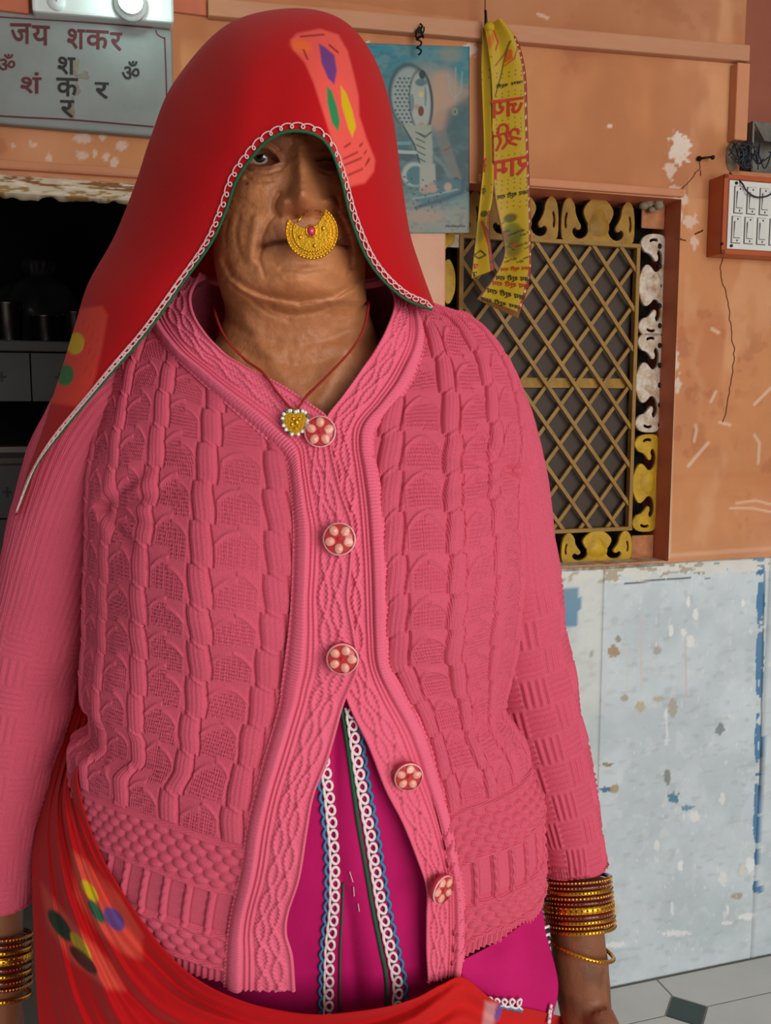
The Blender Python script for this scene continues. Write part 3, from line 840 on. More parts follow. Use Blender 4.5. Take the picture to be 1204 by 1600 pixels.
    # nails studs on the right plaster edge
    for cy in np.arange(385, 840, 31.0):
        s, z = WP(1029, cy, D); b = MB(); b.ellipsoid(W(s, D - .002, z), .0045, .003, .0055, 10, 6); fin(b.build('stud', M['black'], root, smooth=True))
    # plaster jamb faces and sill
    mb = MB(); mb.wbox(sr + .002, S_W1 + .03, D - 0.012, D + .02, zb - .004, zt + .02); fin(mb.build('jamb', M['orange_chip'], root))
    mb = MB(); mb.wbox(S_W0 - .02, S_W1, 0.0, 0.06, Z_W0 - .012, Z_W0 - 0.001); fin(mb.build('window_sill', M['white_chip'], root))
    # broken lump of plaster at the upper right corner
    b = MB(); s, z = WP(1024, 318, D - .03)
    for q in range(7):
        r = rng.uniform(.006, .012); b.ellipsoid(W(s + rng.uniform(-.014, .014), D - .03 + rng.uniform(0, .02), z + rng.uniform(-.010, .010)), r, r, r * .8, 8, 6)
    fin(b.build('plaster_lump', material('grey_mortar', (150, 132, 110), rough=0.95, mott=.6, mscale=80, bump=.6, bscale=200), root, smooth=True))
window()

# ================================================================ things on the wall
# ---- marble name plate with painted lettering
M['sign'] = material('grey_marble', (130, 134, 130), rough=0.45, mott=0.5, mscale=14, mcol=(102, 106, 104), bump=0.12, bscale=60)
M['maroon'] = material('maroon_letter_paint', (92, 34, 40), rough=0.6, mott=0.4, mscale=60)
M['blackpaint'] = material('black_letter_paint', (34, 28, 30), rough=0.6)
def wall_print(name, V2, F, d, mat, parent, orig, smooth=False):
    s, z = WP(V2[:, 0], V2[:, 1], d)
    V = W(s, d, z) - orig
    return obj(name, mesh_np(name, V, F, smooth), mat, parent)
def sign():
    sD = -0.028
    s1, zt = WP(268, 31, sD); _, zb = WP(234, 211, sD); s1, zt, zb = float(s1), float(zt), float(zb)
    zt = float(WP(120, 29, sD)[1]); zb = float(WP(120, 203, sD)[1])
    s0 = s1 - 0.52
    o = W(s0, sD, zb)
    root = empty('marble_sign', o); tag(root, 'grey marble sign plate with maroon and black Devanagari lettering above the doorway', 'sign')
    mb = MB(); mb.wbox(s0, s1, sD, WF - 0.0005, zb, zt); mb.v = [tuple(np.array(v) - o) for v in mb.v]; mb.build('plate', M['sign'], root, bevel=0.003)
    e = sD - 0.0008
    def strokes(name, lst, w, mat, n=16):
        for pts in lst:
            V, F = stroke_px(pts, w, n); wall_print(name, V, F, e, mat, root, o)
    strokes('border_line', [[(-200, 165), (0, 181), (110, 187), (240, 198)]], 2.6, M['maroon'])
    strokes('border_line', [[(-200, 12), (10, 27), (120, 34), (238, 43)], [(243, 47), (246, 54), (252, 58), (257, 60)], [(257, 58), (259, 110), (260, 152), (258, 199)]], 2.0, M['maroon'])
    def word(s, x0, x1, y0, y1, mat, sl=0.05):
        V, F = text_px(s, x0, x1, y0, y1, False, sl); wall_print('letter', V, F, e, mat, root, o)
    word('ज', 16, 49, 36, 68, M['maroon'], .02); word('य', 50, 78, 39, 70, M['maroon'], .05)
    word('श', 105, 133, 44, 76, M['maroon']); word('क', 134, 170, 46, 76, M['maroon']); word('र', 172, 191, 50, 79, M['maroon'])
    word('ॐ', -4, 24, 84, 110, M['maroon'], 0.0); word('ॐ', 190, 218, 95, 124, M['blackpaint'], 0.0)
    word('श', 90, 118, 88, 116, M['blackpaint']); word('शं', 32, 65, 112, 146, M['maroon'], .02); word('क', 88, 122, 121, 150, M['blackpaint'], .03); word('र', 148, 170, 128, 154, M['blackpaint'], .04); word('र', 94, 116, 156, 184, M['blackpaint'], .03)
    # brown water stains
    stain = material('brown_stain', (112, 96, 74), rough=0.8, mott=.7, mscale=60, mcol=(140, 140, 132))
    for cx, cy, rx, ry in ((117, 104, 7, 13), (120, 140, 5, 10), (112, 170, 5, 16), (131, 118, 9, 6)):
        a = np.linspace(0, 2 * math.pi, 22, endpoint=False); rr = 1 + 0.25 * np.sin(3 * a + cx) + .12 * np.sin(7 * a)
        V = np.stack([cx + rx * rr * np.cos(a), cy + ry * rr * np.sin(a)], -1)
        wall_print('stain', V, [list(range(22))], sD - 0.0004, stain, root, o)
sign()

# ---- lamp batten with a lit bulb at the top left
def batten():
    d = -0.05
    o = W(*[float(WP(160, 10, d)[0]), d, float(WP(160, 10, d)[1])])
    root = empty('wall_lamp', o); tag(root, 'white wall lamp batten with a glowing bulb above the marble sign', 'lamp')
    white = material('white_enamel', (205, 212, 208), rough=0.35)
    s0, z0 = WP(50, 17, d); s1, z1 = WP(272, 31, d); s0, s1, z0, z1 = map(float, (s0, s1, z0, z1))
    mb = MB(); skewbar(mb, s0, s1, d, WF, z0, z0 + .075, z1 - .004, z1 + .075); mb.v = [tuple(np.array(v) - o) for v in mb.v]; mb.build('batten', white, root, bevel=0.004)
    sb, zb = WP(204, -4, d - .03); A = np.array([WA, [0, 0, 1], -WN])
    mb = MB(); c = W(sb, d, zb) - o; mb.lathe(c, [(.001, 0), (.024, 0), (.024, .008), (.018, .012), (.018, .018)], 20, 0, A); mb.build('holder', white, root, smooth=True)
    mb = MB(); mb.ellipsoid(W(sb, d - .030, zb) - o, .017, .017, .016, 20, 12, 0, A)
    mb.build('bulb', material('glowing_bulb', (255, 255, 255), rough=.3, emit=(210, 255, 250), estr=40), root, smooth=True)
    mb = MB(); sc, zc = WP(88, 3, d); mb.lathe(W(sc, d, zc) - o, [(.001, .004), (.012, .004), (.013, .0)], 20, 0, A); mb.build('cover_cap', white, root, smooth=True)
    # brown wooden block left of it
    b = MB(); sA, zA = WP(0, 22, -.03); sB, zB = WP(46, 24, -.03); b.wbox(float(sA) - .12, float(sB), -.034, WF, float(zA) + .004, float(zA) + .07)
    tag(b.build('wooden_block', M['reveal'], bevel=.003), 'orange-brown wooden block on the wall left of the lamp batten', 'block')
batten()

# ---- cobra poster
def poster():
    d0 = -0.016
    X = np.linspace(556, 733, 140); Yp = np.linspace(70, 364, 230)
    PX, PY = np.meshgrid(X, Yp)
    PY2 = PY + (PX - 644) * 0.035 * (1 - (PY - 70) / 294.0) 
    p = Paint(PX, PY2, (92, 128, 130))
    t = (PY - 70) / 294
    p.blend(1 - sstep(0, .35, t), (62, 140, 156))
    p.blend(sstep(.45, .62, t) * (1 - sstep(.72, .85, t)), (74, 100, 106))
    p.blend(sstep(.74, .9, t), (148, 150, 140))
    n = fbm(PX / 26, PY / 16, 5); n2 = fbm(PX / 7, PY / 5, 6)
    p.blend(.5 * sstep(.5, .7, n), (120, 150, 150)); p.blend(.25 * sstep(.5, .7, n2), (60, 82, 88))
    p.ell(704, 85, 20, 13, (156, 150, 130), .7, 0, .6)
    # pale disc behind the hood and blush cloud to the right
    p.ell(658, 152, 47, 56, (150, 152, 140), .8, 0, .25); p.ell(690, 150, 26, 44, (186, 156, 134), .85, .2, .3); p.ell(715, 150, 22, 16, (178, 152, 132), .7, -.4, .4); p.ell(690, 190, 12, 20, (172, 144, 124), .8, .2, .4)
    p.line([(700, 115), (704, 145), (711, 153), (720, 144), (722, 112)], 2, (150, 170, 164), .7); p.line([(712, 105), (711, 165)], 1.6, (150, 170, 164), .7)
    p.ell(711, 174, 5, 6, (206, 192, 140), .9); p.ell(711, 174, 1.6, 2, (40, 40, 40), .9)
    p.poly([(700, 170), (733, 150), (733, 230), (690, 225)], (66, 96, 102), .6, 6)
    # hood
    p.ell(641, 150, 34, 52, (56, 88, 98), .95, -.1, .08); p.ell(642, 152, 30, 48, (156, 168, 164), 1, -.1, .1)
    for iy in range(14):
        for ix in range(5):
            x = 618 + ix * 7 + (iy % 2) * 3.5; y = 122 + iy * 6.2
            if ((x - 642) / 27) ** 2 + ((y - 152) / 45) ** 2 < 1: p.ell(x, y, 1.9, 1.6, (44, 62, 68), .9, 0, .4)
    p.ell(658, 158, 19, 50, (44, 70, 80), .95, -.05, .08); p.ell(657, 158, 16, 46, (168, 174, 166), 1, -.05, .12)
    p.ell(660, 116, 5, 7, (38, 66, 78), 1); p.ell(658, 128, 9, 6, (60, 104, 116), .8, 0, .3); p.ell(658, 147, 4, 4, (206, 190, 120), .8); p.ell(651, 166, 4, 4, (180, 140, 120), .8); p.ell(658, 173, 4.5, 8, (122, 62, 34), 1)
    p.ell(659, 195, 5, 5, (180, 140, 124), .8); p.ell(644, 160, 3, 14, (76, 112, 124), .6); p.ell(665, 150, 2, 16, (84, 118, 128), .6)
    # neck and body
    p.poly([(628, 195), (674, 195), (676, 225), (677, 260), (680, 296), (657, 296), (657, 255), (645, 220)], (160, 166, 154), 1, 2)
    for k in range(8): p.line([(650 + k * .8, 206 + k * 10), (664, 212 + k * 10)], 1.8, (70, 88, 90), .8)
    p.line([(630, 196), (648, 226), (658, 262), (658, 296)], 2.4, (44, 64, 70), .8); p.line([(655, 208), (664, 214), (674, 206)], 2.4, (50, 74, 82), .8)
    # coils
    p.line([(612, 224), (640, 223)], 5, (120, 170, 178), .7); p.line([(612, 236), (650, 238)], 5, (170, 184, 178), .9)
    p.ell(648, 272, 20, 19, (172, 184, 176), .9, 0, .15); p.ell(650, 274, 15, 15, (74, 120, 128), .95)
    p.poly([(656, 256), (680, 256), (682, 300), (656, 300)], (164, 168, 156), 1, 2)
    p.line([(678, 245), (694, 258), (703, 276)], 6, (120, 138, 136), .8); p.poly([(678, 206), (696, 202), (722, 280), (708, 286)], (128, 128, 122), .85, 3); p.line([(694, 235), (703, 230)], 2, (150, 60, 60), .8)
    p.line([(712, 280), (732, 296)], 7, (40, 54, 60), .8)
    p.ell(690, 300, 40, 18, (84, 122, 132), .9, -.3, .2); p.line([(650, 324), (690, 312), (722, 300), (724, 280)], 5, (54, 92, 106), .8); p.line([(646, 310), (680, 304), (714, 296)], 3, (150, 168, 166), .7)
    p.ell(676, 294, 8, 7, (180, 152, 132), .9, 0, .3); p.ell(700, 292, 6, 7, (186, 160, 138), .9, 0, .3); p.ell(664, 297, 8, 6, (176, 150, 132), .8, 0, .3)
    for k in range(26):
        x, y = 632 + (k * 37 % 60), 276 + (k * 53 % 64); p.ell(x, y, 2.2, 1.2, (50, 60, 62), .75, (k % 5) * .4, .4)
    p.ell(664, 338, 34, 9, (172, 150, 136), .8, 0, .4)
    for k in range(9): p.line([(697 + k * 3.4, 354), (698.6 + k * 3.4, 351.5 + (k % 3))], 1.8, (30, 28, 28), .9)
    p.c = .95 * p.c ** 1.22
    dd = d0 + 0.002 * np.sin((PX - 560) / 60)
    s, z = WP(PX, PY2, d0); V = W(s, dd, z)
    o = gridobj('poster', V, material('printed_poster', attr=True, rough=0.42, mott=.12, mscale=20), None, p.c, thick=0.0012, offset=-1)
    tag(o, 'faded teal poster of a hooded cobra hanging beside the red veil', 'poster')
    # twisted black wire clip that holds it
    b = MB()
    a = np.linspace(0, 1, 40)
    px = 655 + 5 * np.sin(a * 22) * (1 - .4 * a); py = 38 + a * 46
    s, z = WP(px, py, -.036); b.tube(W(s, -.034 - .004 * np.cos(a * 22), z), .0016, 6)
    px = 656 + 6 * np.cos(a * 12); py = 42 + 16 * np.abs(np.sin(a * 9)); s, z = WP(px, py, -.036); b.tube(W(s, -.036 - .004 * np.sin(a * 20), z), .0013, 6)
    tag(b.build('wire_hook', M['black'], smooth=True), 'twisted black wire hook on the ledge above the cobra poster', 'hook')
poster()

# ---- yellow printed scarf hanging from a string
def scarf():
    o = W(float(WP(780, 300, -.05)[0]), -.05, float(WP(780, 300, -.05)[1]))
    root = empty('scarf', o); tag(root, 'yellow prayer scarf printed with red and black Devanagari hanging over the window', 'scarf')
    mat = material('yellow_satin', attr=True, rough=0.5, mott=.2, mscale=14, mcol=(140, 108, 10), sheen=.2)
    red, blk = (176, 40, 20), (34, 34, 16)
    SHEET = []
    def sheet(name, Le, Re, dfun, paint, n=300, m=70):
        Lc = crom(np.array(Le, float), n); Rc = crom(np.array(Re, float), n)
        u = np.linspace(0, 1, m)[None, :, None]
        Q = Lc[:, None] * (1 - u) + Rc[:, None] * u
        D = dfun(u[..., 0], np.linspace(0, 1, n)[:, None])
        s, z = WP(Q[..., 0], Q[..., 1], -.05); 
        if name == 'front_panel': SHEET.append((Q.reshape(-1, 2), D.reshape(-1)))
        V = W(s, D, z) - o
        p = Paint(Q[..., 0], Q[..., 1], (184, 150, 16)); paint(p, np.broadcast_to(u[..., 0], (n, m)), np.broadcast_to(np.linspace(0, 1, n)[:, None], (n, m)))
        return gridobj(name, V, mat, root, p.c, thick=.0008, offset=-1)
    def dots(p, u, ys):
        for y in ys:
            for x in range(758, 818, 8):
                p.ell(x + (int(y) % 2) * 4, y + (x % 3), 1.1, 1.1, (90, 70, 10), .9, 0, .4)
    def pfront(p, u, v):
        dots(p, u, (116, 122, 146, 152, 188, 196, 202, 208, 244, 282, 288, 296, 316, 324))
        p.line([(768, 50), (775, 68), (772, 80)], 2, red); p.line([(772, 104), (784, 88), (789, 72)], 2, (130, 80, 10)); p.poly([(786, 82), (792, 84), (794, 98), (784, 102)], (190, 70, 10), .9, 1)
        p.ell(764, 66, 5, 12, (196, 90, 16), .8, .2, .4); p.line([(756, 92), (766, 90)], 1.2, (130, 80, 10)); p.line([(800, 76), (796, 98), (784, 106)], 1.4, red)
        p.line([(788, 72), (780, 120), (772, 152)], 1.6, (92, 66, 8)); 
        # figure printed on the lower part
        p.ell(794, 342, 9, 7, (60, 66, 20), .9, -.2, .3); p.ell(797, 368, 13, 17, (70, 84, 24), .85, 0, .3); p.ell(798, 388, 11, 16, (92, 84, 20), .8, 0, .4); p.ell(797, 356, 8, 6, (110, 110, 24), .8, 0, .4)
        for k in range(30):
            x, y = 783 + (k * 29 % 34), 350 + (k * 41 % 62); p.line([(x, y), (x + 3 + k % 4, y + (k % 5) - 2)], 1.5, (28, 36, 14), .85, .6)
        p.ell(788, 372, 4, 8, (130, 50, 16), .7, 0, .4); p.ell(800, 384, 4, 4, (150, 60, 16), .7, 0, .4)
        m = (u > .915) & (v > .12)
        p.blend(m, (140, 34, 18)); p.blend(m & (np.sin(v * 190) > .72) & (np.abs(u - .955) < .02), (214, 190, 150)); p.blend((u < .05) & (v > .4), (110, 40, 12))
        p.blend(v > .985, (110, 64, 12))
    def pback(p, u, v):
        dots(p, u, (106, 118, 288, 300))
        m = ((u > .78) & (v > .2) & (v < .5)) | ((u > .82) & (v > .75)); p.blend(m, (140, 34, 18)); p.blend(m & (np.sin(v * 170) > .7), (90, 20, 10))
        p.ell(758, 333, 4, 5, (40, 40, 14), .9); p.ell(752, 360, 8, 20, (90, 86, 20), .6, .2, .4)
        p.line([(757, 350), (763, 362), (764, 372)], 2, blk); p.line([(746, 396), (754, 390), (760, 398), (752, 402), (746, 398)], 2, blk)
        p.line([(756, 345), (762, 375), (768, 400)], 3, (150, 40, 18))
    fd = lambda u, v: -.062 + .010 * np.cos(u * 3.0) - .004 * np.sin(u * 9 + v * 3) * sstep(.35, 0, v) + .012 * sstep(.75, 1, v) * (.5 - u)
    bd = lambda u, v: -.046 + .006 * np.sin(u * 4 + 1) + .004 * np.sin(v * 9)
    sheet('front_panel', [(757, 42), (762, 80), (767, 130), (768, 190), (766, 250), (772, 315), (784, 372), (786, 400), (772, 432), (746, 467)], [(772, 38), (794, 62), (806, 90), (813, 130), (815, 190), (817, 250), (819, 310), (820, 370), (819, 430), (799, 501)], fd, pfront)
    sheet('back_panel', [(757, 40), (756, 100), (757, 170), (757, 240), (753, 300), (748, 360), (740, 434)], [(772, 46), (772, 120), (770, 200), (769, 260), (768, 310), (764, 350), (772, 422)], bd, pback, 240, 40)
    def pr(name, V2, F, mat, d):
        s, z = WP(V2[:, 0], V2[:, 1], -.05); u = np.clip((V2[:, 0] - 766) / 50, 0, 1); v = (V2[:, 1] - 40) / 430
        if d == 0:
            q, dq = SHEET[0]; D = np.array([dq[((q - t) ** 2).sum(1).argmin()] for t in V2]) - .0018
        else: D = bd(u, v) - .0016
        V = W(s, D, z) - o
        obj(name, mesh_np(name, V, F, False), mat, root)
    mr = material('red_print', red, rough=.6); mk = material('black_print', blk, rough=.6)
    Tt = lambda s, x0, x1, y0, y1, m, sl=0, d=0: pr('letter', *text_px(s, x0, x1, y0, y1, True, sl), m, d)
    Tt('जय', 766, 809, 158, 186, mr, -.02); Tt('राम', 766, 816, 253, 282, mr, -.10); Tt('म', 756, 766, 246, 268, mr, 0, 1)
    c = lambda pts: [(730 + x / 6.667, 30 + y / 6.667) for x, y in pts]
    for pts in ([(375, 1222), (392, 1150), (355, 1108), (318, 1132), (308, 1205), (330, 1280), (290, 1382)], [(268, 1228), (330, 1212), (402, 1200)], [(372, 1200), (388, 1290), (345, 1368)],
                [(482, 1235), (476, 1185), (440, 1175), (410, 1210), (420, 1250), (450, 1262), (505, 1284)], [(450, 1262), (402, 1298), (472, 1342)]):
        V, F = stroke_px(c(pts), 3.3, 22); pr('letter', V, F, mr, 0)
    J = 'जय श्री राम'
    Tt('जय श्री', 773, 808, 133, 141, mk, -.06)
    Tt(J, 775, 816, 304, 315, mk, -.12)
    Tt(J, 781, 818, 417, 426, mr, .02); Tt(J, 774, 817, 428, 440, mk, .14); Tt(J, 769, 816, 436, 448, mr, .2); Tt(J, 761, 809, 447, 460, mk, .32); Tt(J, 752, 802, 461, 471, mk, .36)
    Tt('जय', 755, 767, 293, 302, mk, .05, 1); Tt('जय', 743, 764, 411, 419, mr, -.1, 1); Tt('जय', 741, 768, 424, 432, mk, -.12, 1)
    # knotted top and the string with its iron nail
    b = MB(); s, z = WP(764, 44, -.05); b.ellipsoid(W(s, -.052, z) - o, .010, .010, .009, 14, 10); b.build('knot', material('yellow_knot', (190, 150, 20), rough=.6, bump=.5, bscale=200), root, smooth=True)
    b = MB(); s, z = WP(np.array([758.0, 757.5, 757]), np.array([-60.0, 0, 42]), -.045); b.tube(W(s, -.045, z) , .0009, 6); 
    s2, z2 = WP(np.array([758, 759.0, 760.0]), np.array([16, 30, 42.0]), -.046); b.tube(W(s2, -.046, z2), .0022, 8)
    s3, z3 = WP(758.0, -60.0, -.045); b.tube(np.array([W(s3, -.05, z3), W(s3, -.02, z3), W(s3, .01, z3)]), .002, 8)
    tag(b.build('hanging_string', M['black'], smooth=True), 'thin dark string with iron hook from which the yellow scarf hangs', 'string')
scarf()

# ---- switch board, open box with wires, bolt
def switchboard():
    sD = -0.055
    s0, zt = WP(1130, 272, sD); _, zb = WP(1128, 397, sD); s0, zt, zb = float(s0), float(zt), float(zb)
    o = W(s0, sD, zb)
    root = empty('switch_board', o); tag(root, 'orange painted wooden switch board with a white plate of switches at the right edge', 'switch board')
    Wd = 0.24
    wood = material('orange_gloss_paint', (178, 84, 44), rough=.35, mott=.4, mscale=14, mcol=(130, 56, 30))
    loc = lambda b: setattr(b, 'v', [tuple(np.array(v) - o) for v in b.v]) or b
    b = MB(); b.wbox(s0, s0 + Wd, sD, WF - .0005, zb, zt); loc(b).build('box', wood, root, bevel=.002)
    for a in ((s0, s0 + Wd, zt - .009, zt), (s0, s0 + Wd, zb, zb + .009), (s0, s0 + .009, zb, zt)):
        b = MB(); b.wbox(a[0], a[1], sD - .004, sD, a[2], a[3]); loc(b).build('frame_strip', wood, root, bevel=.001)
    pl = material('white_laminate', (214, 212, 204), rough=.4, mott=.12, mscale=20)
    b = MB(); b.wbox(s0 + .012, s0 + Wd - .012, sD - .003, sD, zb + .010, zt - .010); plate = loc(b).build('plate', pl, root, bevel=.001)
    sw = material('white_switch', (206, 204, 198), rough=.3); dk = material('switch_gap', (66, 62, 58), rough=.6)
    rows = [((1140, 289), (1157, 331)), ((1136, 337), (1152, 380))]
    for r in range(2):
        for c in range(7):
            cs = s0 + .030 + c * .0285 - (0 if r else -.003); cz = zt - .010 - .033 - r * .054 if False else (zb + zt) / 2 + (.0275 if r == 0 else -.0275)
            k = MB(); k.wbox(cs - .0105, cs + .0105, sD - .0036, sD - .003, cz - .0250, cz + .0250); loc(k).build('switch_gap', dk, plate)
            k = MB(); k.wbox(cs - .0096, cs + .0096, sD - .0060, sD - .0036, cz - .0240, cz + .0240); loc(k).build('switch', sw, plate, bevel=.0006)
            k = MB(); q = [(cs - .0062, sD - .0062, cz - .0145), (cs + .0062, sD - .0062, cz - .0145), (cs + .0062, sD - .0095, cz + .0145), (cs - .0062, sD - .0095, cz + .0145)]
            k.hexa([W(*t) for t in q] + [W(t[0], sD - .0058, t[2]) for t in q]); loc(k).build('rocker', sw, plate)
            k = MB(); k.wbox(cs - .0070, cs - .0062, sD - .0068, sD - .0058, cz - .0150, cz + .0150); k.wbox(cs - .007, cs + .007, sD - .0068, sD - .0058, cz - .0158, cz - .0148); loc(k).build('rocker_gap', dk, plate)
            for e in (-.0200, .0195):
                k = MB(); k.ellipsoid(W(cs + .001, sD - .0062, cz + e), .0016, .0010, .0019, 8, 6); loc(k).build('screw', dk, plate, smooth=True)
    for px, py in ((1150, 286), (1142, 384), (1127, 381)):
        s, z = WP(px, py, sD - .004); k = MB(); k.ellipsoid(W(s, sD - .0045, z), .003, .002, .003, 10, 6); loc(k).build('screw', M['black'], root, smooth=True)
switchboard()
def junction():
    D = .03
    s0, zt = WP(1160, 196, D); s0, zt = float(s0), float(zt); zb = Z_COR + .002
    o = W(s0, D, zb)
    root = empty('junction_box', o); tag(root, 'open grey metal wiring box with tangled dark wires above the switch board', 'wiring box')
    mt = material('grimy_tin', (126, 122, 112), rough=.6, metal=.2, mott=.9, mscale=16, mcol=(46, 44, 44))
    loc = lambda b: setattr(b, 'v', [tuple(np.array(v) - o) for v in b.v]) or b
    b = MB(); b.wbox(s0, s0 + .2, D + .012, D + .018, zb, zt); b.wbox(s0, s0 + .004, D - .03, D + .018, zb, zt); b.wbox(s0, s0 + .2, D - .03, D + .018, zb, zb + .004); loc(b).build('back_plate', mt, root)
    b = MB(); q = [(s0 + .004, D - .028, zt), (s0 + .2, D - .028, zt), (s0 + .2, D - .034, zt - .052), (s0 + .025, D - .034, zt - .036)]
    b.hexa([W(*t) for t in q] + [W(t[0], t[1] + .003, t[2]) for t in q]); loc(b).build('bent_cover', mt, root)
    wm = material('dark_wire', (30, 40, 48), rough=.45)
    for i in range(9):
        k = 7; a = rng.uniform(0, 1, (k, 3))
        px = 1140 + np.linspace(0, 1, k) * rng.uniform(20, 62) + rng.uniform(-9, 9, k); py = 222 + rng.uniform(0, 46, k); py[0] = 224 + i * 3
        dv = -.035 - rng.uniform(0, .012, k)
        s, z = WP(px, py, -.03); V = arcsample(W(s, dv, z), 40) - o
        b = MB(); b.tube(V, .0014, 6); b.build('wire', wm, root, smooth=True)
    pts = np.array([(1160, 262), (1161, 284), (1167, 298), (1178, 307), (1190, 308), (1203, 304), (1216, 292), (1222, 270)], float)
    s, z = WP(pts[:, 0], pts[:, 1], -.068); dv = np.array([-.03, -.062, -.066, -.068, -.068, -.066, -.062, -.04]); b = MB(); b.tube(arcsample(W(s, dv, z), 50) - o, .0016, 6); b.build('wire', wm, root, smooth=True)
    cb = material('chipped_cement', (150, 138, 116), rough=.9, mott=.7, mscale=50, mcol=(70, 62, 54))
    b = MB(); s, z = WP(1143, 245, -.014); b.ellipsoid(W(s, -.012, z), .014, .010, .028, 14, 10); 
    tag(b.build('cement_patch', cb, smooth=True), 'rough pale cement patch on the wall left of the wiring box', 'cement patch')
    b = MB(); s, z = WP(np.array([1094., 1100, 1113]), np.array([247.0, 247, 246]), -.025); b.tube(W(s, np.array([-.02, -.028, -.03]), z), .0022, 8)
    s, z = WP(1094, 247, -.02); b.ellipsoid(W(s, -.016, z), .005, .005, .005, 10, 8); s, z = WP(1113, 246, -.03); b.ellipsoid(W(s, -.03, z), .0042, .0042, .0042, 10, 8)
    tag(b.build('iron_bolt', M['black'], smooth=True), 'black iron bolt sticking out of the orange wall beside the white chipped patch', 'bolt')
junction()
# ================================================================ the woman
PXC = 602
M['skin'] = material('weathered_brown_skin', attr=True, rough=0.48, mott=0.25, mscale=55, mcol=(98, 56, 36), bump=0.22, bscale=420, bump2=(0.18, 60), sss=0.12, spec=0.45)
M['knit'] = material('pink_wool_knit', (226, 94, 118), rough=0.9, sheen=0.3, spec=0.2, mott=0.2, mscale=9, mcol=(204, 74, 98), bump=0.3, bscale=900, stitch=(0.5, ('X', 260), ('Y', 300)))
M['knit_band'] = material('pink_knit_band', (232, 106, 132), rough=0.9, sheen=0.3, spec=0.2, mott=0.2, mscale=9, mcol=(208, 80, 106), bump=0.3, bscale=900)
M['veil'] = material('red_printed_cotton', attr=True, rough=0.85, sheen=0.15, spec=0.2, mott=0.10, mscale=14, mcol=(120, 4, 14), bump=0.12, bscale=700)
M['magenta'] = material('magenta_cotton', (192, 16, 98), rough=0.8, spec=0.25, mott=0.25, mscale=12, mcol=(140, 6, 66), bump=0.15, bscale=500)
M['white_thread'] = material('white_embroidery', (232, 214, 214), rough=0.8, bump=.3, bscale=900)
M['pink_thread'] = material('pale_pink_embroidery', (222, 176, 176), rough=0.8, bump=.3, bscale=900)
M['green_thread'] = material('green_cord', (22, 92, 58), rough=0.8)
M['blue_thread'] = material('blue_scallop_thread', (52, 130, 168), rough=0.8)
M['darkgreen_thread'] = material('dark_green_cord', (52, 66, 54), rough=0.8)
M['gold'] = material('gold', (222, 160, 40), rough=0.28, metal=1.0, bump=.15, bscale=400)
M['gold_matte'] = material('worked_gold', (228, 168, 44), rough=0.36, metal=1.0, bump=.18, bscale=500)
M['bangle_red'] = material('maroon_lac', (96, 8, 16), rough=0.18, coat=.6)
M['ruby'] = material('pink_stone', (206, 20, 100), rough=0.12, coat=1)

person = empty('person', (-0.07, 0.87, 0.0))
tag(person, 'woman in a pink cable-knit cardigan and printed red veil standing with arms at her sides', 'person')
PO = np.array([-0.07, 0.87, 0.0])

def loc0(o):
    """geometry was made in world coordinates: undo the offset of the parent"""
    o.location = Vector(-PO) if o.parent == person else Vector((0, 0, 0))
    return o

# ---- torso as a front surface Y = F(X, z) and a closed outline
YC = 0.87
_side = np.array([(440, 330, 600), (455, 300, 620), (470, 262, 650), (485, 228, 690), (500, 205, 733), (530, 185, 768), (570, 172, 797), (620, 160, 815), (700, 150, 823), (800, 143, 816), (900, 142, 817), (980, 140, 810),
                  (1040, 133, 796), (1075, 134, 787), (1100, 148, 783), (1122, 148, 798), (1150, 116, 818), (1200, 118, 828), (1245, 124, 845), (1350, 130, 846), (1420, 138, 843), (1545, 146, 832), (1700, 150, 830)], float)
_zs = P(PXC, _side[:, 0], YC)[:, 2]; _xl = P(_side[:, 1], _side[:, 0], YC)[:, 0]; _xr = P(_side[:, 2], _side[:, 0], YC)[:, 0]
_fr = np.array([(440, .850), (480, .832), (520, .812), (570, .795), (650, .776), (720, .762), (800, .746), (900, .738), (1000, .738), (1080, .744), (1150, .740), (1250, .734), (1350, .738), (1450, .746), (1560, .756), (1750, .765)], float)
_zf = P(PXC, _fr[:, 0], _fr[:, 1])[:, 2]
def zi(z, zs, v): return pchip(-np.asarray(z), -zs, v)
def xc_rx(z):
    l = zi(z, _zs, _xl); r = zi(z, _zs, _xr)
    return (l + r) / 2, (r - l) / 2
_b1 = P(300, 925, .735); _b2 = P(682, 925, .735)
def Ffront(X, z, off=0.0):
    xc, rx = xc_rx(z)
    yf = zi(z, _zf, _fr[:, 1])
    q = np.clip(np.abs(X - xc) / rx, 0, 1)
    Y = YC - (YC - yf) * np.sqrt(np.maximum(1 - q ** 2.4, 0))
    fade = 1 - q ** 3
    for b, a in ((_b1, .026), (_b2, .026)):
        dz = z - b[2]
        Y = Y - a * fade * np.exp(-((X - b[0]) / .078) ** 2 - (dz / np.where(dz > 0, .10, .060)) ** 2)
    bl = P(480, 1300, .735)
    Y = Y - .012 * fade * np.exp(-((X - bl[0]) / .13) ** 2 - ((z - bl[2]) / .09) ** 2)
    return Y + off
def surfY(px, py, off=0.0):
    px = np.asarray(px, float); py = np.asarray(py, float)
    Y = np.full(np.broadcast(px, py).shape, .78)
    for _ in range(40):
        p = P(px, py, Y); Y = .5 * Y + .5 * (Ffront(p[..., 0], p[..., 2]) + off)
    return Y
def S3(px, py, off=0.0): return P(px, py, surfY(px, py, off))
def normals(V, flip=False):
    du = np.gradient(V, axis=1); dv = np.gradient(V, axis=0)
    n = np.cross(du, dv); n /= np.linalg.norm(n, axis=-1, keepdims=True) + 1e-12
    return -n if flip else n
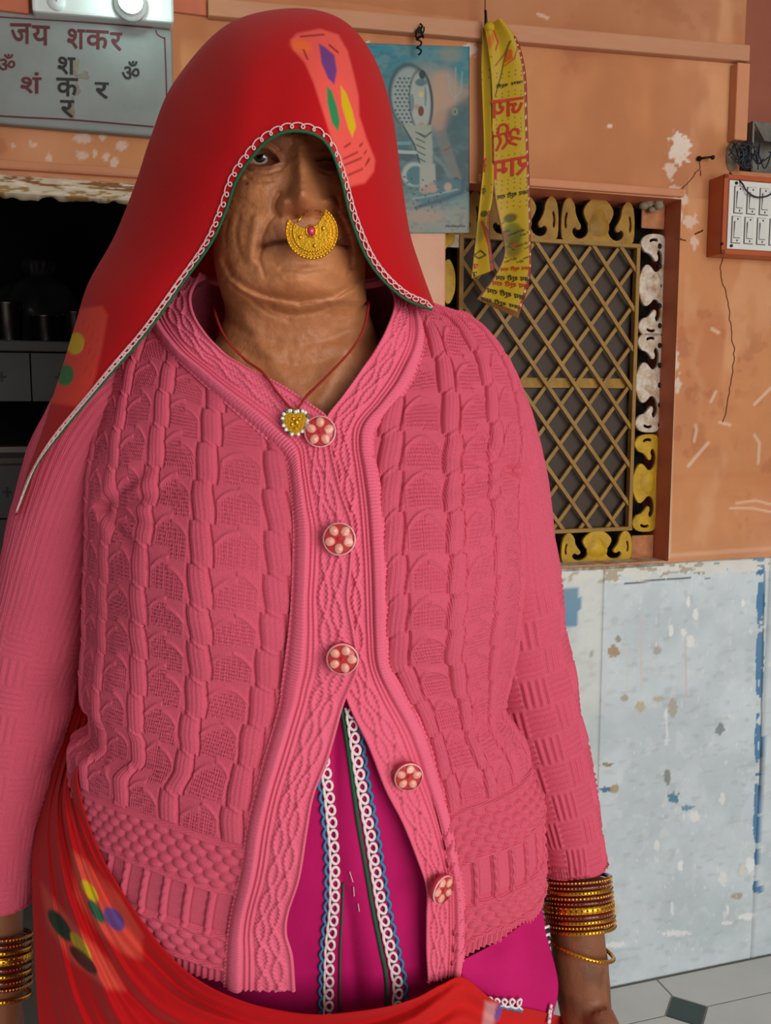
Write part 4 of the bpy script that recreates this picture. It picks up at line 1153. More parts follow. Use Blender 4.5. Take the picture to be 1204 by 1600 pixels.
def toward(V, n):
    """orient normals to the outside of the torso"""
    c = np.array([-.07, YC + .05, 0]); r = V - c; r[..., 2] = 0
    s = np.sign((n * r).sum(-1, keepdims=True)); s[s == 0] = 1
    return n * s

# ---- front bands (collar, placket)
EL = [(322, 436, .872), (306, 476, .828), (327, 522, .803), (383, 575), (440, 605), (486, 635), (514, 660), (519, 706), (535, 772), (553, 822), (552, 879), (547, 930), (556, 985), (561, 1031), (548, 1068), (536, 1100), (512, 1187), (491, 1240), (481, 1294), (470, 1363), (453, 1416), (450, 1450), (459, 1485), (463, 1540)]
BL = [(238, 478, .885), (230, 502, .852), (262, 548, .816), (318, 602), (375, 652), (420, 692), (446, 724), (453, 760), (456, 800), (457, 836), (456, 885), (454, 935), (450, 985), (444, 1034), (439, 1072), (434, 1108), (411, 1187), (397, 1242), (385, 1292), (375, 1358), (362, 1416), (356, 1452), (352, 1490), (349, 1540)]
ER = [(592, 436, .872), (613, 470, .83), (600, 517, .80), (567, 574), (536, 618), (508, 656), (505, 690), (508, 740), (512, 790), (516, 840), (519, 890), (522, 940), (526, 990), (531, 1040), (541, 1095), (573, 1164), (600, 1233), (626, 1283), (649, 1340), (664, 1386), (664, 1431), (664, 1481), (667, 1533)]
BR = [(640, 462, .885), (652, 488, .848), (664, 535, .818), (648, 590), (620, 632), (590, 668), (584, 700), (592, 742), (599, 788), (603, 838), (606, 890), (607, 940), (607, 988), (610, 1036), (632, 1080), (664, 1140), (688, 1215), (704, 1272), (716, 1332), (724, 1384), (727, 1430), (727, 1475), (722, 1519)]
def ctrl3(Cl):
    out = []
    for c in Cl:
        Y = c[2] if len(c) > 2 else float(surfY(c[0], c[1]))
        out.append((c[0], c[1], Y))
    return np.array(out)
def band(E, B, lift, side, n=840, m=64):
    e = crom(ctrl3(E), n); b = crom(ctrl3(B), n)
    w = np.linspace(0, 1, m)[None, :, None]
    Q = e[:, None] * (1 - w) + b[:, None] * w
    Ys = surfY(Q[..., 0], Q[..., 1])
    # explicit depths at the collar end, surface depth elsewhere
    k = sstep(545, 600, Q[..., 1]); 
    Yy = Q[..., 2] * (1 - k) + Ys * k
    V = P(Q[..., 0], Q[..., 1], Yy)
    nr = normals(V); nr = nr * np.where(nr[..., 1:2] > 0, -1, 1)
    w = np.broadcast_to(w[..., 0], V.shape[:2])
    seg = np.linalg.norm(np.diff(V[:, m // 2], axis=0), axis=1); a = np.concatenate([[0], np.cumsum(seg)])[:, None]
    a = np.broadcast_to(a, w.shape)
    G = lambda c, s: np.exp(-((w - c) / s) ** 2)
    h = np.zeros(w.shape)
    h += .0026 * G(.03, .028)
    st = np.sin(2 * math.pi * a / .0034)
    h += .0007 * st * G(.03, .03)
    ph = 2 * math.pi * a / .062
    for c, f in ((.22, 0), (.22, math.pi), (.43, math.pi / 2), (.43, -math.pi / 2)):
        h += .0026 * G(c + .075 * np.sin(ph + f), .032) * (.75 + .25 * np.sin(2 * math.pi * a / .0045 + w * 40))
    h += .0007 * np.sin(2 * math.pi * a / .0048) * np.sin(w * 95) * (w > .08) * (w < .57)
    for c in (.605, .675): h += .0022 * G(c, .020) * (.8 + .2 * st)
    h -= .0010 * (G(.56, .02) + G(.64, .014) + G(.715, .014))
    h += .0042 * np.clip(1 - ((w - .835) / .12) ** 4, 0, 1)
    tick = np.clip(np.sin(2 * math.pi * a / .0046), -.2, 1)
    h += .0013 * tick * sstep(.90, .95, w)
    h += .0006 * np.sin(2 * math.pi * (a / .0030 + w * 2)) * (w > .74) * (w < .92)
    base = lift * (1 - .8 * sstep(.75, 1, w))
    V = V + nr * (base + h)[..., None]
    uv = np.stack([w * .05, a], -1)
    return V, uv, a

# ---- knitted main fabric
def edge_fn(B):
    c = ctrl3(B); q = crom(c, 400); k = sstep(545, 600, q[:, 1])
    Y = q[:, 2] * (1 - k) + surfY(q[:, 0], q[:, 1]) * k
    w = P(q[:, 0], q[:, 1], Y); o = np.argsort(w[:, 2]); return w[o, 2], w[o, 0]
def knit_pattern(f, b, xm, sp, f0, seed):
    c = (f - f0) / sp; k = np.round(c); l = c - k
    Pv = .0345
    t = (b / Pv + .13 * np.sin(k * 2.3) + .03 * np.sin(b * 60 + k)) % 1.0
    pin = np.sin(math.pi * t)
    sh = .032 * np.sin((t - .5) * math.pi) + .03 * np.sin(b * 19 + k * 2)
    xr = (l - sh) / (.142 + .018 * pin)
    rib = np.clip(1 - np.abs(xr) ** 3.5, 0, 1)
    h = .0027 * rib * (.62 + .38 * pin ** .6)
    tc = (t + .5) % 1 - .5; dg_ = l - 1.1 * tc
    h += .0016 * np.exp(-(dg_ / .045) ** 2) * np.exp(-(tc / .13) ** 2)
    h += .00022 * np.sin(xr * 14) * rib
    h -= .0026 * np.exp(-((np.abs(xr) - 1.12) / .10) ** 2)
    # between the ribbons: arches over lace
    p = np.clip(((l % 1.0) - .2) / .6, 0, 1); inn = ((l % 1.0) > .2) & ((l % 1.0) < .8)
    ya = .52 + .34 * (1 - (2 * p - 1) ** 2) + .06 * np.sin(k * 5 + b * 30)
    h += inn * (.0016 * np.exp(-((t - ya) / .045) ** 2) + .0006 * sstep(.0, .12, ya - t) * sstep(-.02, .12, t))
    lace = np.sin(2 * math.pi * xm / .0044 + math.pi * np.floor(b / .0034)) * np.sin(2 * math.pi * b / .0068)
    zone = inn * sstep(.06, .16, ya - t) * sstep(.02, .1, t) * sstep(0, .12, p) * sstep(1, .88, p)
    h -= .0021 * zone * np.clip(np.abs(lace) * 1.6 - .55, 0, 1)
    return h
def hem_pattern(b, xm):
    """rows of bobbles and small cables above the hem; b = height above the hem"""
    z = lambda a, c, s=.0015: sstep(a - s, a + s, b) * (1 - sstep(c - s, c + s, b))
    h = z(-1, .0150) * .0009 * np.sin(2 * math.pi * xm / .0062)
    def bob(): 
        r = np.floor(b / .0092); u = xm / .0150 + .5 * (r % 2)
        fx = (u % 1) - .5; fz = ((b / .0092) % 1) - .5
        return .0029 * np.clip(1 - (fx / .46) ** 2 - (fz / .52) ** 2, 0, 1) ** .7
    h = h + (z(.0165, .050) + z(.101, .146)) * bob()
    l = (xm / .0215) % 1 - .5
    rope = np.clip(1 - (l / .14) ** 2, 0, 1) ** .6
    h = h + z(.052, .098) * (.0034 * rope * (.55 + .45 * np.abs(np.sin(math.pi * b / .0115 + l * 5))) - .0008 * np.exp(-((np.abs(l) - .18) / .05) ** 2))
    for c in (.0158, .0510, .0995, .1475): h = h + .0026 * np.exp(-((b - c) / .0016) ** 2) - .0012 * np.exp(-((b - c - .004) / .0018) ** 2)
    return h
def panel(B, sgn, hem, sp, f0, n=660, m=370):
    ez, ex = edge_fn(B)
    ztop = P(PXC, 442, YC)[2]
    # hem height as a function of the fraction across
    hp = S3(np.array([h[0] for h in hem], float), np.array([h[1] for h in hem], float))
    def frac(X, z):
        xc, rx = xc_rx(z); xi = np.interp(z, ez, ex)
        ti = np.arcsin(np.clip((xi - xc) / rx, -1, 1)); t = np.arcsin(np.clip((X - xc) / rx, -1, 1))
        return (t - ti) / (sgn * math.pi / 2 - ti)
    hf = frac(hp[:, 0], hp[:, 2]); hz = hp[:, 2].copy(); o = np.argsort(hf); hf, hz = hf[o], hz[o]
    hf[0] = 0; hf[-1] = 1
    f = np.linspace(0, 1, m)[None, :]; f = np.broadcast_to(f, (n, m))
    v = np.broadcast_to(np.linspace(0, 1, n)[:, None], (n, m))
    zh = pchip(f[0], hf, hz)[None, :]
    z = ztop + (zh - ztop) * v
    xc, rx = xc_rx(z); xi = np.interp(z, ez, ex)
    xi = xi - sgn * .013
    ti = np.arcsin(np.clip((xi - xc) / rx, -1, 1))
    th = ti + (sgn * math.pi / 2 - ti) * f
    X = xc + rx * np.sin(th)
    Y = Ffront(X, z)
    V = np.stack([X, Y, z], -1)
    nr = toward(V, normals(V))
    xm = np.cumsum(np.concatenate([np.zeros((n, 1)), np.linalg.norm(np.diff(V, axis=1), axis=2)], 1), 1)
    b = (z - zh) * 1.03
    top = sstep(.1495, .1545, b)
    zr = P(PXC, 770, .75)[2]; xi2 = np.interp(np.minimum(z, zr), ez, ex); ti2 = np.arcsin(np.clip((xi2 - xc) / rx, -.9, .9)); fk = (th - ti2) / (sgn * math.pi / 2 - ti2)
    h = top * knit_pattern(fk, b - .15, xm, sp, f0, 1) + (1 - top) * hem_pattern(b, xm)
    h = h * (1.5 if sgn > 0 else 1.05)
    # soft slack of the wool
    h = h + .007 * (fbm(xm * 9 + 3 * sgn, z * 7, 5, 3) - .5) + .003 * (fbm(xm * 26, z * 12, 15, 2) - .5)
    # pulled creases running in to the armpit
    ap = S3(152, 792) if sgn < 0 else S3(812, 735)
    for k, (ang, ln) in enumerate(((-.15, .10), (.25, .12), (.6, .10), (-.6, .08))):
        dx = (X - ap[0]) * (-sgn); dz = z - ap[2]
        al = dx * math.cos(ang) + dz * math.sin(ang); pr = -dx * math.sin(ang) + dz * math.cos(ang)
        h = h - .0045 * np.exp(-(pr / (.004 + .05 * np.maximum(al, 0))) ** 2) * sstep(-.01, .012, al) * (1 - sstep(.3 * ln, ln, al))
    h = h * np.where(f > .985, .3, 1)
    V = V + nr * h[..., None]
    return V, np.stack([xm, z], -1)

def build_cardigan():
    parts = []
    VL, uvL = panel(BL, -1, [(352, 1538), (300, 1526), (262, 1510), (215, 1490), (170, 1468), (150, 1450)], .19, .04)
    VR, uvR = panel(BR, +1, [(722, 1521), (745, 1488), (775, 1473), (800, 1464), (825, 1446), (842, 1420)], .245, .03, 660, 280)
    # back
    n, m = 120, 90
    th = np.linspace(-math.pi / 2, math.pi / 2, m)[None, :]; zt = P(PXC, 442, YC)[2]; zb = P(PXC, 1450, YC)[2]
    z = np.broadcast_to(np.linspace(zt, zb, n)[:, None], (n, m)); xc, rx = xc_rx(z)
    dep = zi(z, _zs, pchip(_side[:, 0], [440, 500, 700, 1000, 1300, 1700], [.06, .09, .115, .115, .12, .12]))
    VB = np.stack([xc + rx * np.sin(th), YC + dep * np.cos(th) ** .85, z], -1)
    Vs = np.concatenate([a.reshape(-1, 3) for a in (VL, VR, VB)])
    F = np.concatenate([gridfaces(*VL.shape[:2], flip=True), gridfaces(*VR.shape[:2], off=VL.shape[0] * VL.shape[1]), gridfaces(n, m, flip=True, off=VL.shape[0] * VL.shape[1] + VR.shape[0] * VR.shape[1])])
    uv = np.concatenate([uvL.reshape(-1, 2), uvR.reshape(-1, 2), np.stack([VB[..., 0], VB[..., 2]], -1).reshape(-1, 2)])
    c = loc0(obj('cardigan', mesh_np('cardigan', Vs, F, True, None, uv), M['knit'], person))
    tag(c, 'pink cable-knit cardigan')
    for nm, E, B, lift, s in (('button_band', ER, BR, .0012, 1), ('buttonhole_band', EL, BL, .0060, -1)):
        V, uvb, a = band(E, B, lift, s)
        o = loc0(gridobj(nm, V, M['knit_band'], c, None, uvb, thick=.003, offset=-1, flip=(s > 0)))
    # standing collar round the back of the neck
    t = np.linspace(0, math.pi, 60)[None, :]; v = np.linspace(0, 1, 14)[:, None]
    p0 = P(322, 436, .872); p1 = P(592, 436, .872); q0 = P(238, 478, .885); q1 = P(640, 462, .885)
    def arc(a, b, dep): return (a + b) / 2 + (a - b) / 2 * np.cos(t)[..., None] + np.array([0, 1, 0.05]) * (dep * np.sin(t))[..., None]
    V = arc(p0, p1, .085)[0][None] * (1 - v[..., None]) + arc(q0, q1, .10)[0][None] * v[..., None]
    loc0(gridobj('back_collar', V, M['knit_band'], c, thick=.005))
    return c
cardigan = build_cardigan()

def sleeve(cl, name, amp):
    C = np.array([P(a, b, y) for a, b, y, r in cl]); R = np.array([r for *_, r in cl])
    n, m = 360, 160
    Q = arcsample(np.concatenate([C, R[:, None]], 1), n); C, R = Q[:, :3], Q[:, 3]
    T = np.gradient(C, axis=0); T /= np.linalg.norm(T, axis=1)[:, None]
    N = np.cross(T, np.array([0, 1.0, 0])); N /= np.linalg.norm(N, axis=1)[:, None]; Bn = np.cross(T, N)
    th = np.linspace(0, 2 * math.pi, m, endpoint=False)[None, :]
    seg = np.concatenate([[0], np.cumsum(np.linalg.norm(np.diff(C, axis=0), axis=1))]); Ltot = seg[-1]
    a = np.broadcast_to((Ltot - seg)[:, None], (n, m)); x = th * .045
    x = np.broadcast_to(x, (n, m))
    cell = .030
    i = np.floor(a / cell); k = np.floor(x / (2 * math.pi * .045 / 10) + 0)
    chk = ((i + k) % 2) == 0
    edge = np.minimum((a / cell) % 1, 1 - (a / cell) % 1); ex = (x / (2 * math.pi * .045 / 10)) % 1; edx = np.minimum(ex, 1 - ex)
    win = sstep(0, .10, edge) * sstep(0, .06, edx)
    vert = np.sin(2 * math.pi * ex * 4 - .4); hor = np.sin(2 * math.pi * ((a / cell) % 1) * 5)
    h = amp * win * np.where(chk, .0011 * vert, .0010 * hor)
    up = sstep(.27, .33, a)
    h = h * (1 - up) + up * .0009 * np.sin(2 * math.pi * (x / .0052 + a * 8)) 
    h = h + .0010 * np.sin(2 * math.pi * x / .0042) * (a < .010)
    h = h + .006 * (fbm(x * 11, a * 13, 9, 3) - .5) + .0035 * np.sin(a * 60 + 2.2 * np.sin(th * 1.0) + 5 * fbm(x * 6, a * 6, 4)) * np.exp(-((a - .22) / .09) ** 2) * .5
    V = C[:, None] + (R[:, None] + h)[..., None] * (np.cos(th)[..., None] * N[:, None] + np.sin(th)[..., None] * Bn[:, None])
    uv = np.stack([x, a], -1)
    o = loc0(gridobj(name, V, M['knit'], cardigan, None, uv, closed=True, thick=.003, offset=-1, flip=True))
    return o
sleeve([(690, 585, .875, .040), (712, 612, .885, .056), (734, 655, .893, .0595), (752, 705, .898, .0585), (772, 800, .905, .0555), (787, 880, .908, .0535), (811, 1000, .905, .050), (834, 1100, .90, .0460), (862, 1200, .893, .041), (885, 1290, .886, .0360), (895, 1353, .880, .0338)], 'sleeve', 1.7)
sleeve([(240, 585, .875, .040), (205, 620, .885, .056), (172, 665, .893, .059), (138, 730, .898, .058), (110, 810, .903, .0555), (88, 890, .905, .0535), (58, 1000, .903, .050), (36, 1100, .90, .0470), (18, 1200, .895, .042), (2, 1300, .89, .037), (-6, 1405, .885, .0345)], 'sleeve', .8)

# ---- buttons: clear domes over a star of five petals
M['btn_glass'] = material('clear_pink_resin', (255, 236, 232), rough=0.05, trans=1.0, ior=1.12, spec=1.0, coat=.6)
M['btn_base'] = material('red_button_back', (204, 52, 58), rough=.35)
M['btn_petal'] = material('peach_pearl_petal', (252, 184, 164), rough=.2, metal=.0, coat=.8)
M['btn_rim'] = material('pale_pink_rim', (238, 170, 174), rough=.2, coat=.5)
def button(px, py, r, tilt=(0, 0), off=.010, spin=0):
    c = S3(px, py, -off)
    n = np.array([math.sin(tilt[0]), -math.cos(tilt[0]) * math.cos(tilt[1]), math.sin(tilt[1])]); n /= np.linalg.norm(n)
    x = np.cross(n, [0, 0, 1.0]); x = -x / np.linalg.norm(x); y = np.cross(n, x)
    A = np.array([x, y, n]); b = MB()
    b.lathe(c, [(.0002, -.002), (r * .96, -.002), (r, .0), (r * .97, .0015), (r * .9, .002), (.0002, .002)], 36, 1, A)
    b.lathe(c, [(r * .90, .0015), (r * 1.0, .0018), (r * 1.01, .0028), (r * .95, .0036), (r * .90, .0032)], 36, 3, A)
    for k in range(5):
        t = spin + 2 * math.pi * k / 5
        d = x * math.cos(t) + y * math.sin(t); e = -x * math.sin(t) + y * math.cos(t)
        b.ellipsoid(c + d * r * .58 + n * .0024, r * .33, r * .28, .0022, 12, 8, 2, np.array([d, e, n]))
    b.ellipsoid(c + n * .003, r * .13, r * .13, .0015, 10, 6, 1, A)
    prof = [(r * .97, .0024)] + [(r * .97 * math.cos(t), .0028 + .0048 * math.sin(t)) for t in np.linspace(.12, math.pi / 2 - .02, 9)]
    b.lathe(c, prof, 36, 0, A)
    o = loc0(b.build('button', [M['btn_glass'], M['btn_base'], M['btn_petal'], M['btn_rim']], cardigan, smooth=True))
    tag(o, 'clear pink button with a star of petals')
button(500, 675, .0134, (.0, .15), .012, .3); button(530, 842, .0134, (0, .1), .013, .9); button(535, 1028, .0134, (0, -.1), .013, 1.2)
button(637, 1212, .0126, (.25, -.1), .009, .2); button(689, 1388, .0128, (.75, -.1), .011, .6)
for px, py in ((515, 705), (547, 870), (550, 1052)): pass

# ---- kurta under the cardigan
def build_kurta():
    X = np.linspace(262, 790, 170); Yp = np.linspace(1020, 1680, 210)
    PX, PY = np.meshgrid(X, Yp)
    off = .010 + .010 * sstep(1100, 1400, PY)
    # placket fold down the middle
    fx = np.interp(Yp, [1020, 1100, 1330, 1430, 1600, 1680], [528, 532, 535, 556, 573, 575])[:, None]
    d = PX - fx
    off = off - .004 * np.exp(-((d - 18) / 22) ** 2) + .003 * np.exp(-((d + 12) / 10) ** 2) + .006 * (fbm(PX / 90, PY / 170, 3, 3) - .5) - .004 * np.sin(d / 38.0) * sstep(1350, 1500, PY)
    V = S3(PX, PY, 0); V = P(PX, PY, V[..., 1] + off)
    k = loc0(gridobj('kurta', V, M['magenta'], person, thick=.002, offset=-1, flip=True)); tag(k, 'magenta kurta with white looped trims')
    def lift(q, dd):
        o2 = np.zeros(len(q)); px, py = q[:, 0], q[:, 1]
        of = .010 + .010 * sstep(1100, 1400, py); f = np.interp(py, [1020, 1100, 1330, 1430, 1600, 1680], [528, 532, 535, 556, 573, 575]); d = px - f
        of = of - .004 * np.exp(-((d - 18) / 22) ** 2) + .003 * np.exp(-((d + 12) / 10) ** 2) + .006 * (fbm(px / 90, py / 170, 3, 3) - .5) - .004 * np.sin(d / 38.0) * sstep(1350, 1500, py)
        return P(px, py, surfY(px, py) + of - dd)
    def chain(path, pitch, wid, r):
        c = arcsample(np.array(path, float), 400); Ln = np.linalg.norm(np.diff(c, axis=0), axis=1).sum(); nl = int(Ln / pitch)
        tt = np.linspace(0, 1, nl * 14); base = np.stack([np.interp(tt, np.linspace(0, 1, 400), c[:, i]) for i in (0, 1)], -1)
        tg = np.gradient(base, axis=0); tg /= np.linalg.norm(tg, axis=1)[:, None]; nn = np.stack([-tg[:, 1], tg[:, 0]], -1)
        ph = 2 * math.pi * tt * nl
        q = base + nn * (wid * np.cos(ph))[:, None] + tg * (pitch * .62 * np.sin(ph))[:, None]
        return q
    for path, side in (([(505, 1180), (512, 1230), (519, 1300), (522, 1350), (521, 1420), (515, 1480), (513, 1540), (512, 1640)], -1), ([(546, 1105), (551, 1140), (558, 1190), (566, 1240), (577, 1300), (587, 1365), (598, 1430), (611, 1490), (621, 1540), (620, 1580), (622, 1640)], 1)):
        q = chain(path, 19, 7.0, 1)
        b = MB(); b.tube(lift(q, .0026), .0014, 6); loc0(b.build('looped_trim', M['white_thread'], k, smooth=True))
        c = arcsample(np.array(path, float), 500); tg = np.gradient(c, axis=0); tg /= np.linalg.norm(tg, axis=1)[:, None]; nn = np.stack([-tg[:, 1], tg[:, 0]], -1)
        s = np.linspace(0, 1, 500) * np.linalg.norm(np.diff(c, axis=0), axis=1).sum()
        q = c - nn * (side * (9.5 + 5 * np.abs(np.sin(s / 19 * math.pi))))[:, None]
        b = MB(); b.tube(lift(q, .0016), .0014, 6); loc0(b.build('scalloped_trim', M['blue_thread'], k, smooth=True))
    for path in ([(533, 1100), (545, 1180), (553, 1240), (560, 1290), (572, 1360), (582, 1420), (594, 1480), (604, 1540), (602, 1640)], [(536, 1380), (534, 1430), (531, 1500), (530, 1640)]):
        b = MB(); b.tube(lift(arcsample(np.array(path, float), 120), .0012), .0017 if path[0][0] == 533 else .001, 6); loc0(b.build('green_piping', M['green_thread'], k, smooth=True))
    # loose stitches
    b = MB()
    for pts in ([(546, 1362), (551, 1378)], [(552, 1386), (553, 1400)], [(559, 1412), (561, 1424)]):
        b.tube(lift(arcsample(np.array(pts, float), 8), .0012), .0005, 5)
    loc0(b.build('loose_stitches', M['pink_thread'], k))
    # side flap of the kurta that shows below the cardigan
    net = np.array([[(724, 1500, .772), (768, 1476, .785), (810, 1448, .805), (846, 1416, .85)], [(722, 1518, .768), (772, 1508, .778), (822, 1492, .798), (856, 1468, .845)],
                    [(721, 1530, .766), (768, 1545, .776), (826, 1540, .794), (872, 1540, .84)], [(722, 1540, .768), (768, 1566, .780), (820, 1582, .796), (860, 1600, .84)]], float)
    g = crom(crom(net, 70, 0), 90, 1); V = P(g[..., 0], g[..., 1], g[..., 2] + .006 * np.sin(g[..., 0] / 19 + g[..., 1] / 60) * .6)
    fl = loc0(gridobj('side_flap', V, M['magenta'], k, thick=.002, offset=-1, flip=True))
    def on_flap(u, v, dd):
        i = np.clip(v * 69, 0, 69).astype(int); j = np.clip(u * 89, 0, 89).astype(int); p = V[i, j].copy(); p[:, 1] -= dd; return p
    tt = np.linspace(0, 1, 12 * 9); ph = 2 * math.pi * tt * 9
    for nm, uu, vv, mt, r in (('looped_trim', .02 + .60 * tt + .035 * np.sin(ph), .86 + .07 * np.cos(ph), M['white_thread'], .0011), ('looped_trim', .80 + .05 * tt + .012 * np.sin(ph), .05 + .62 * tt, M['white_thread'], .0011),
                              ('green_piping', .86 + .05 * tt, .05 + .66 * tt, M['darkgreen_thread'], .0007), ('looped_trim', .93 + .03 * tt + .01 * np.cos(ph), .82 + .16 * tt + .01 * np.sin(ph), M['white_thread'], .0011), ('scalloped_trim', .02 + .6 * tt, .965 - .02 * np.abs(np.sin(ph / 2)), M['blue_thread'], .0011)):
        b = MB(); b.tube(on_flap(uu, vv, .0055), r, 6); loc0(b.build(nm, mt, k, smooth=True))
    # striped black and white edging at the side
    b = MB()
    for i in range(11):
        y = 1448 + i * 6; b.tube(np.array([P(846 + i * .6, y, .846), P(851 + i * .4, y + 1.5, .845), P(857 + i * .3, y - 1, .849)]), .0016, 6, i % 2)
    loc0(b.build('striped_edging', [M['white_thread'], material('navy_thread', (30, 34, 62), rough=.8)], k, smooth=True))
    return k
kurta = build_kurta()

# ---- skirt down to the floor
def build_skirt():
    n, m = 130, 240
    v = np.linspace(0, 1, n)[:, None]; th = np.linspace(0, 2 * math.pi, m, endpoint=False)[None, :]
    z = .70 - v * .68
    xc = P(486, 1500, YC)[0]
    rx = .165 + .15 * v ** 1.1; ry = .070 + .185 * v ** 1.0
    pl = 1 + (.01 + .06 * v) * np.sin(th * 17 + 1.5 * np.sin(th * 3)) + .03 * v * np.sin(th * 7 + 1)
    V = np.stack([xc + rx * pl * np.sin(th), YC + .015 - ry * pl * np.cos(th), np.broadcast_to(z, (n, m))], -1)
    s = loc0(gridobj('skirt', V, material('red_skirt_cotton', (190, 22, 26), rough=.85, mott=.2, mscale=10, bump=.1, bscale=500), person, closed=True, thick=.002, flip=False))
    tag(s, 'red pleated skirt')
build_skirt()

# ---- red wrap across the hips
def build_wrap():
    up = [(180, 1030, .91), (165, 1080, .90), (130, 1146, .862), (119, 1205, .825), (130, 1268, .800), (158, 1340, .782), (200, 1410, .765), (245, 1472, .752), (295, 1522, .742), (350, 1554, .735), (420, 1575, .731), (500, 1585, .730), (590, 1578, .732), (650, 1562, .738), (690, 1540, .748), (724, 1527, .760), (775, 1565, .775), (840, 1580, .815), (880, 1590, .88)]
    lo = [(110, 1075, .93), (76, 1175, .91), (54, 1300, .885), (50, 1370, .860), (52, 1450, .835), (56, 1540, .812), (66, 1640, .795), (90, 1730, .780), (130, 1790, .770), (190, 1820, .765), (280, 1840, .758), (380, 1850, .752), (480, 1850, .752), (570, 1850, .755), (650, 1850, .760), (720, 1850, .77), (790, 1850, .79), (850, 1850, .83), (890, 1850, .90)]
    n, m = 420, 150
    U = crom(np.array(up, float), n); Lo = crom(np.array(lo, float), n)
    v = np.linspace(0, 1, m)[None, :, None]
    Q = U[:, None] * (1 - v) + Lo[:, None] * v
    s = np.broadcast_to(np.linspace(0, 1, n)[:, None], (n, m)); vv = np.broadcast_to(v[..., 0], (n, m))
    bul = .020 * np.sin(np.clip(vv * 1.2, 0, 1) * math.pi) * sstep(.02, .2, s) * (1 - sstep(.75, .95, s))
    left = 1 - sstep(.42, .62, s)
    wv = vv + .05 * (fbm(s * 6, vv * 5, 8) - .5) * 2
    fold = (.0058 * np.sin(wv * 29 + 6 * s) * (.5 + fbm(s * 4, vv * 7, 18)) + .0026 * np.sin(wv * 67 + 9 * s + 1)) * left * sstep(.0, .06, vv) * (1 - sstep(.45, .8, vv)) * sstep(.02, .12, s)
    fold = fold + .004 * np.sin(vv * 40 + 22 * s) * (1 - left) * (1 - sstep(.3, .9, vv)) + .006 * (fbm(s * 9, vv * 4, 3) - .5)
    edge = .003 * np.exp(-(vv / .02) ** 2)
    Ym = Q[..., 2] - bul - fold - edge
    # never behind the cardigan front
    Ysf = surfY(Q[..., 0], np.minimum(Q[..., 1], 1650)); 
    Ym = np.where((s > .16) & (s < .84), np.minimum(Ym, Ysf - .010 - .4 * np.maximum(-fold, 0)), Ym)
    V = P(Q[..., 0], Q[..., 1], Ym)
    px, py = Q[..., 0], Q[..., 1]
    p = Paint(px, py, (184, 12, 18))
    p.blend(.5 * sstep(.6, .8, s) * (1 - sstep(.2, .8, vv)), (206, 34, 26))
    pe = (214, 78, 62)
    p.poly([(112, 1330), (135, 1345), (185, 1400), (222, 1462), (222, 1500), (196, 1492), (150, 1452), (118, 1400)], pe, .9, 6); p.poly([(64, 1380), (80, 1400), (120, 1450), (175, 1505), (196, 1548), (168, 1545), (110, 1500), (75, 1445)], pe, .85, 6)
    p.ell(140, 1392, 20, 8, (196, 168, 20), 1, .95); p.ell(150, 1424, 22, 7, (34, 92, 66), 1, 1.0); p.ell(178, 1436, 22, 12, (96, 68, 132), 1, .9)
    p.ell(94, 1446, 30, 11, (26, 52, 36), 1, .95); p.ell(126, 1478, 26, 8, (190, 160, 20), 1, .95); p.ell(130, 1500, 30, 9, (40, 16, 14), .9, .8)
    p.poly([(758, 1565), (776, 1568), (770, 1610), (752, 1610)], (206, 150, 150), .8, 4); p.ell(778, 1582, 5, 14, (104, 76, 150), .9, .2)
    w = loc0(gridobj('hip_wrap', V, M['veil'], person, p.c, thick=.0015, offset=-1, flip=False)); tag(w, 'red printed cloth wrapped across the hips')
build_wrap()

# ---- veil over the head
VE = np.array([(28, 798, .845), (58, 728, .822), (100, 672, .800), (165, 595, .782), (230, 520, .770), (288, 440, .762), (330, 380, .752), (353, 330, .744), (369, 284, .735), (392, 249, .727), (418, 221, .721), (452, 206, .718), (492, 211, .719), (516, 234, .724), (533, 280, .735), (550, 348, .749), (580, 415, .770), (626, 463, .795), (674, 484, .815)], float)
VS = np.array([(24, 804, .86), (40, 745, .872), (62, 680, .875), (92, 590, .88), (117, 508, .88), (138, 442, .88), (178, 370, .88), (212, 285, .88), (236, 212, .88), (272, 128, .875), (352, 40, .865), (448, 13, .862), (528, 27, .862), (580, 82, .868), (611, 170, .875), (627, 280, .875), (640, 362, .872), (656, 415, .868), (678, 476, .86)], float)
VB = np.array([(60, 830, .93), (120, 780, .99), (200, 720, 1.01), (270, 640, 1.02), (330, 560, 1.02), (370, 480, 1.02), (400, 400, 1.02), (425, 310, 1.015), (440, 230, 1.005), (450, 160, .99), (456, 120, .98), (460, 110, .975), (464, 120, .98), (472, 170, .99), (480, 250, 1.005), (490, 330, 1.01), (510, 400, 1.01), (560, 450, .99), (640, 490, .93)], float)
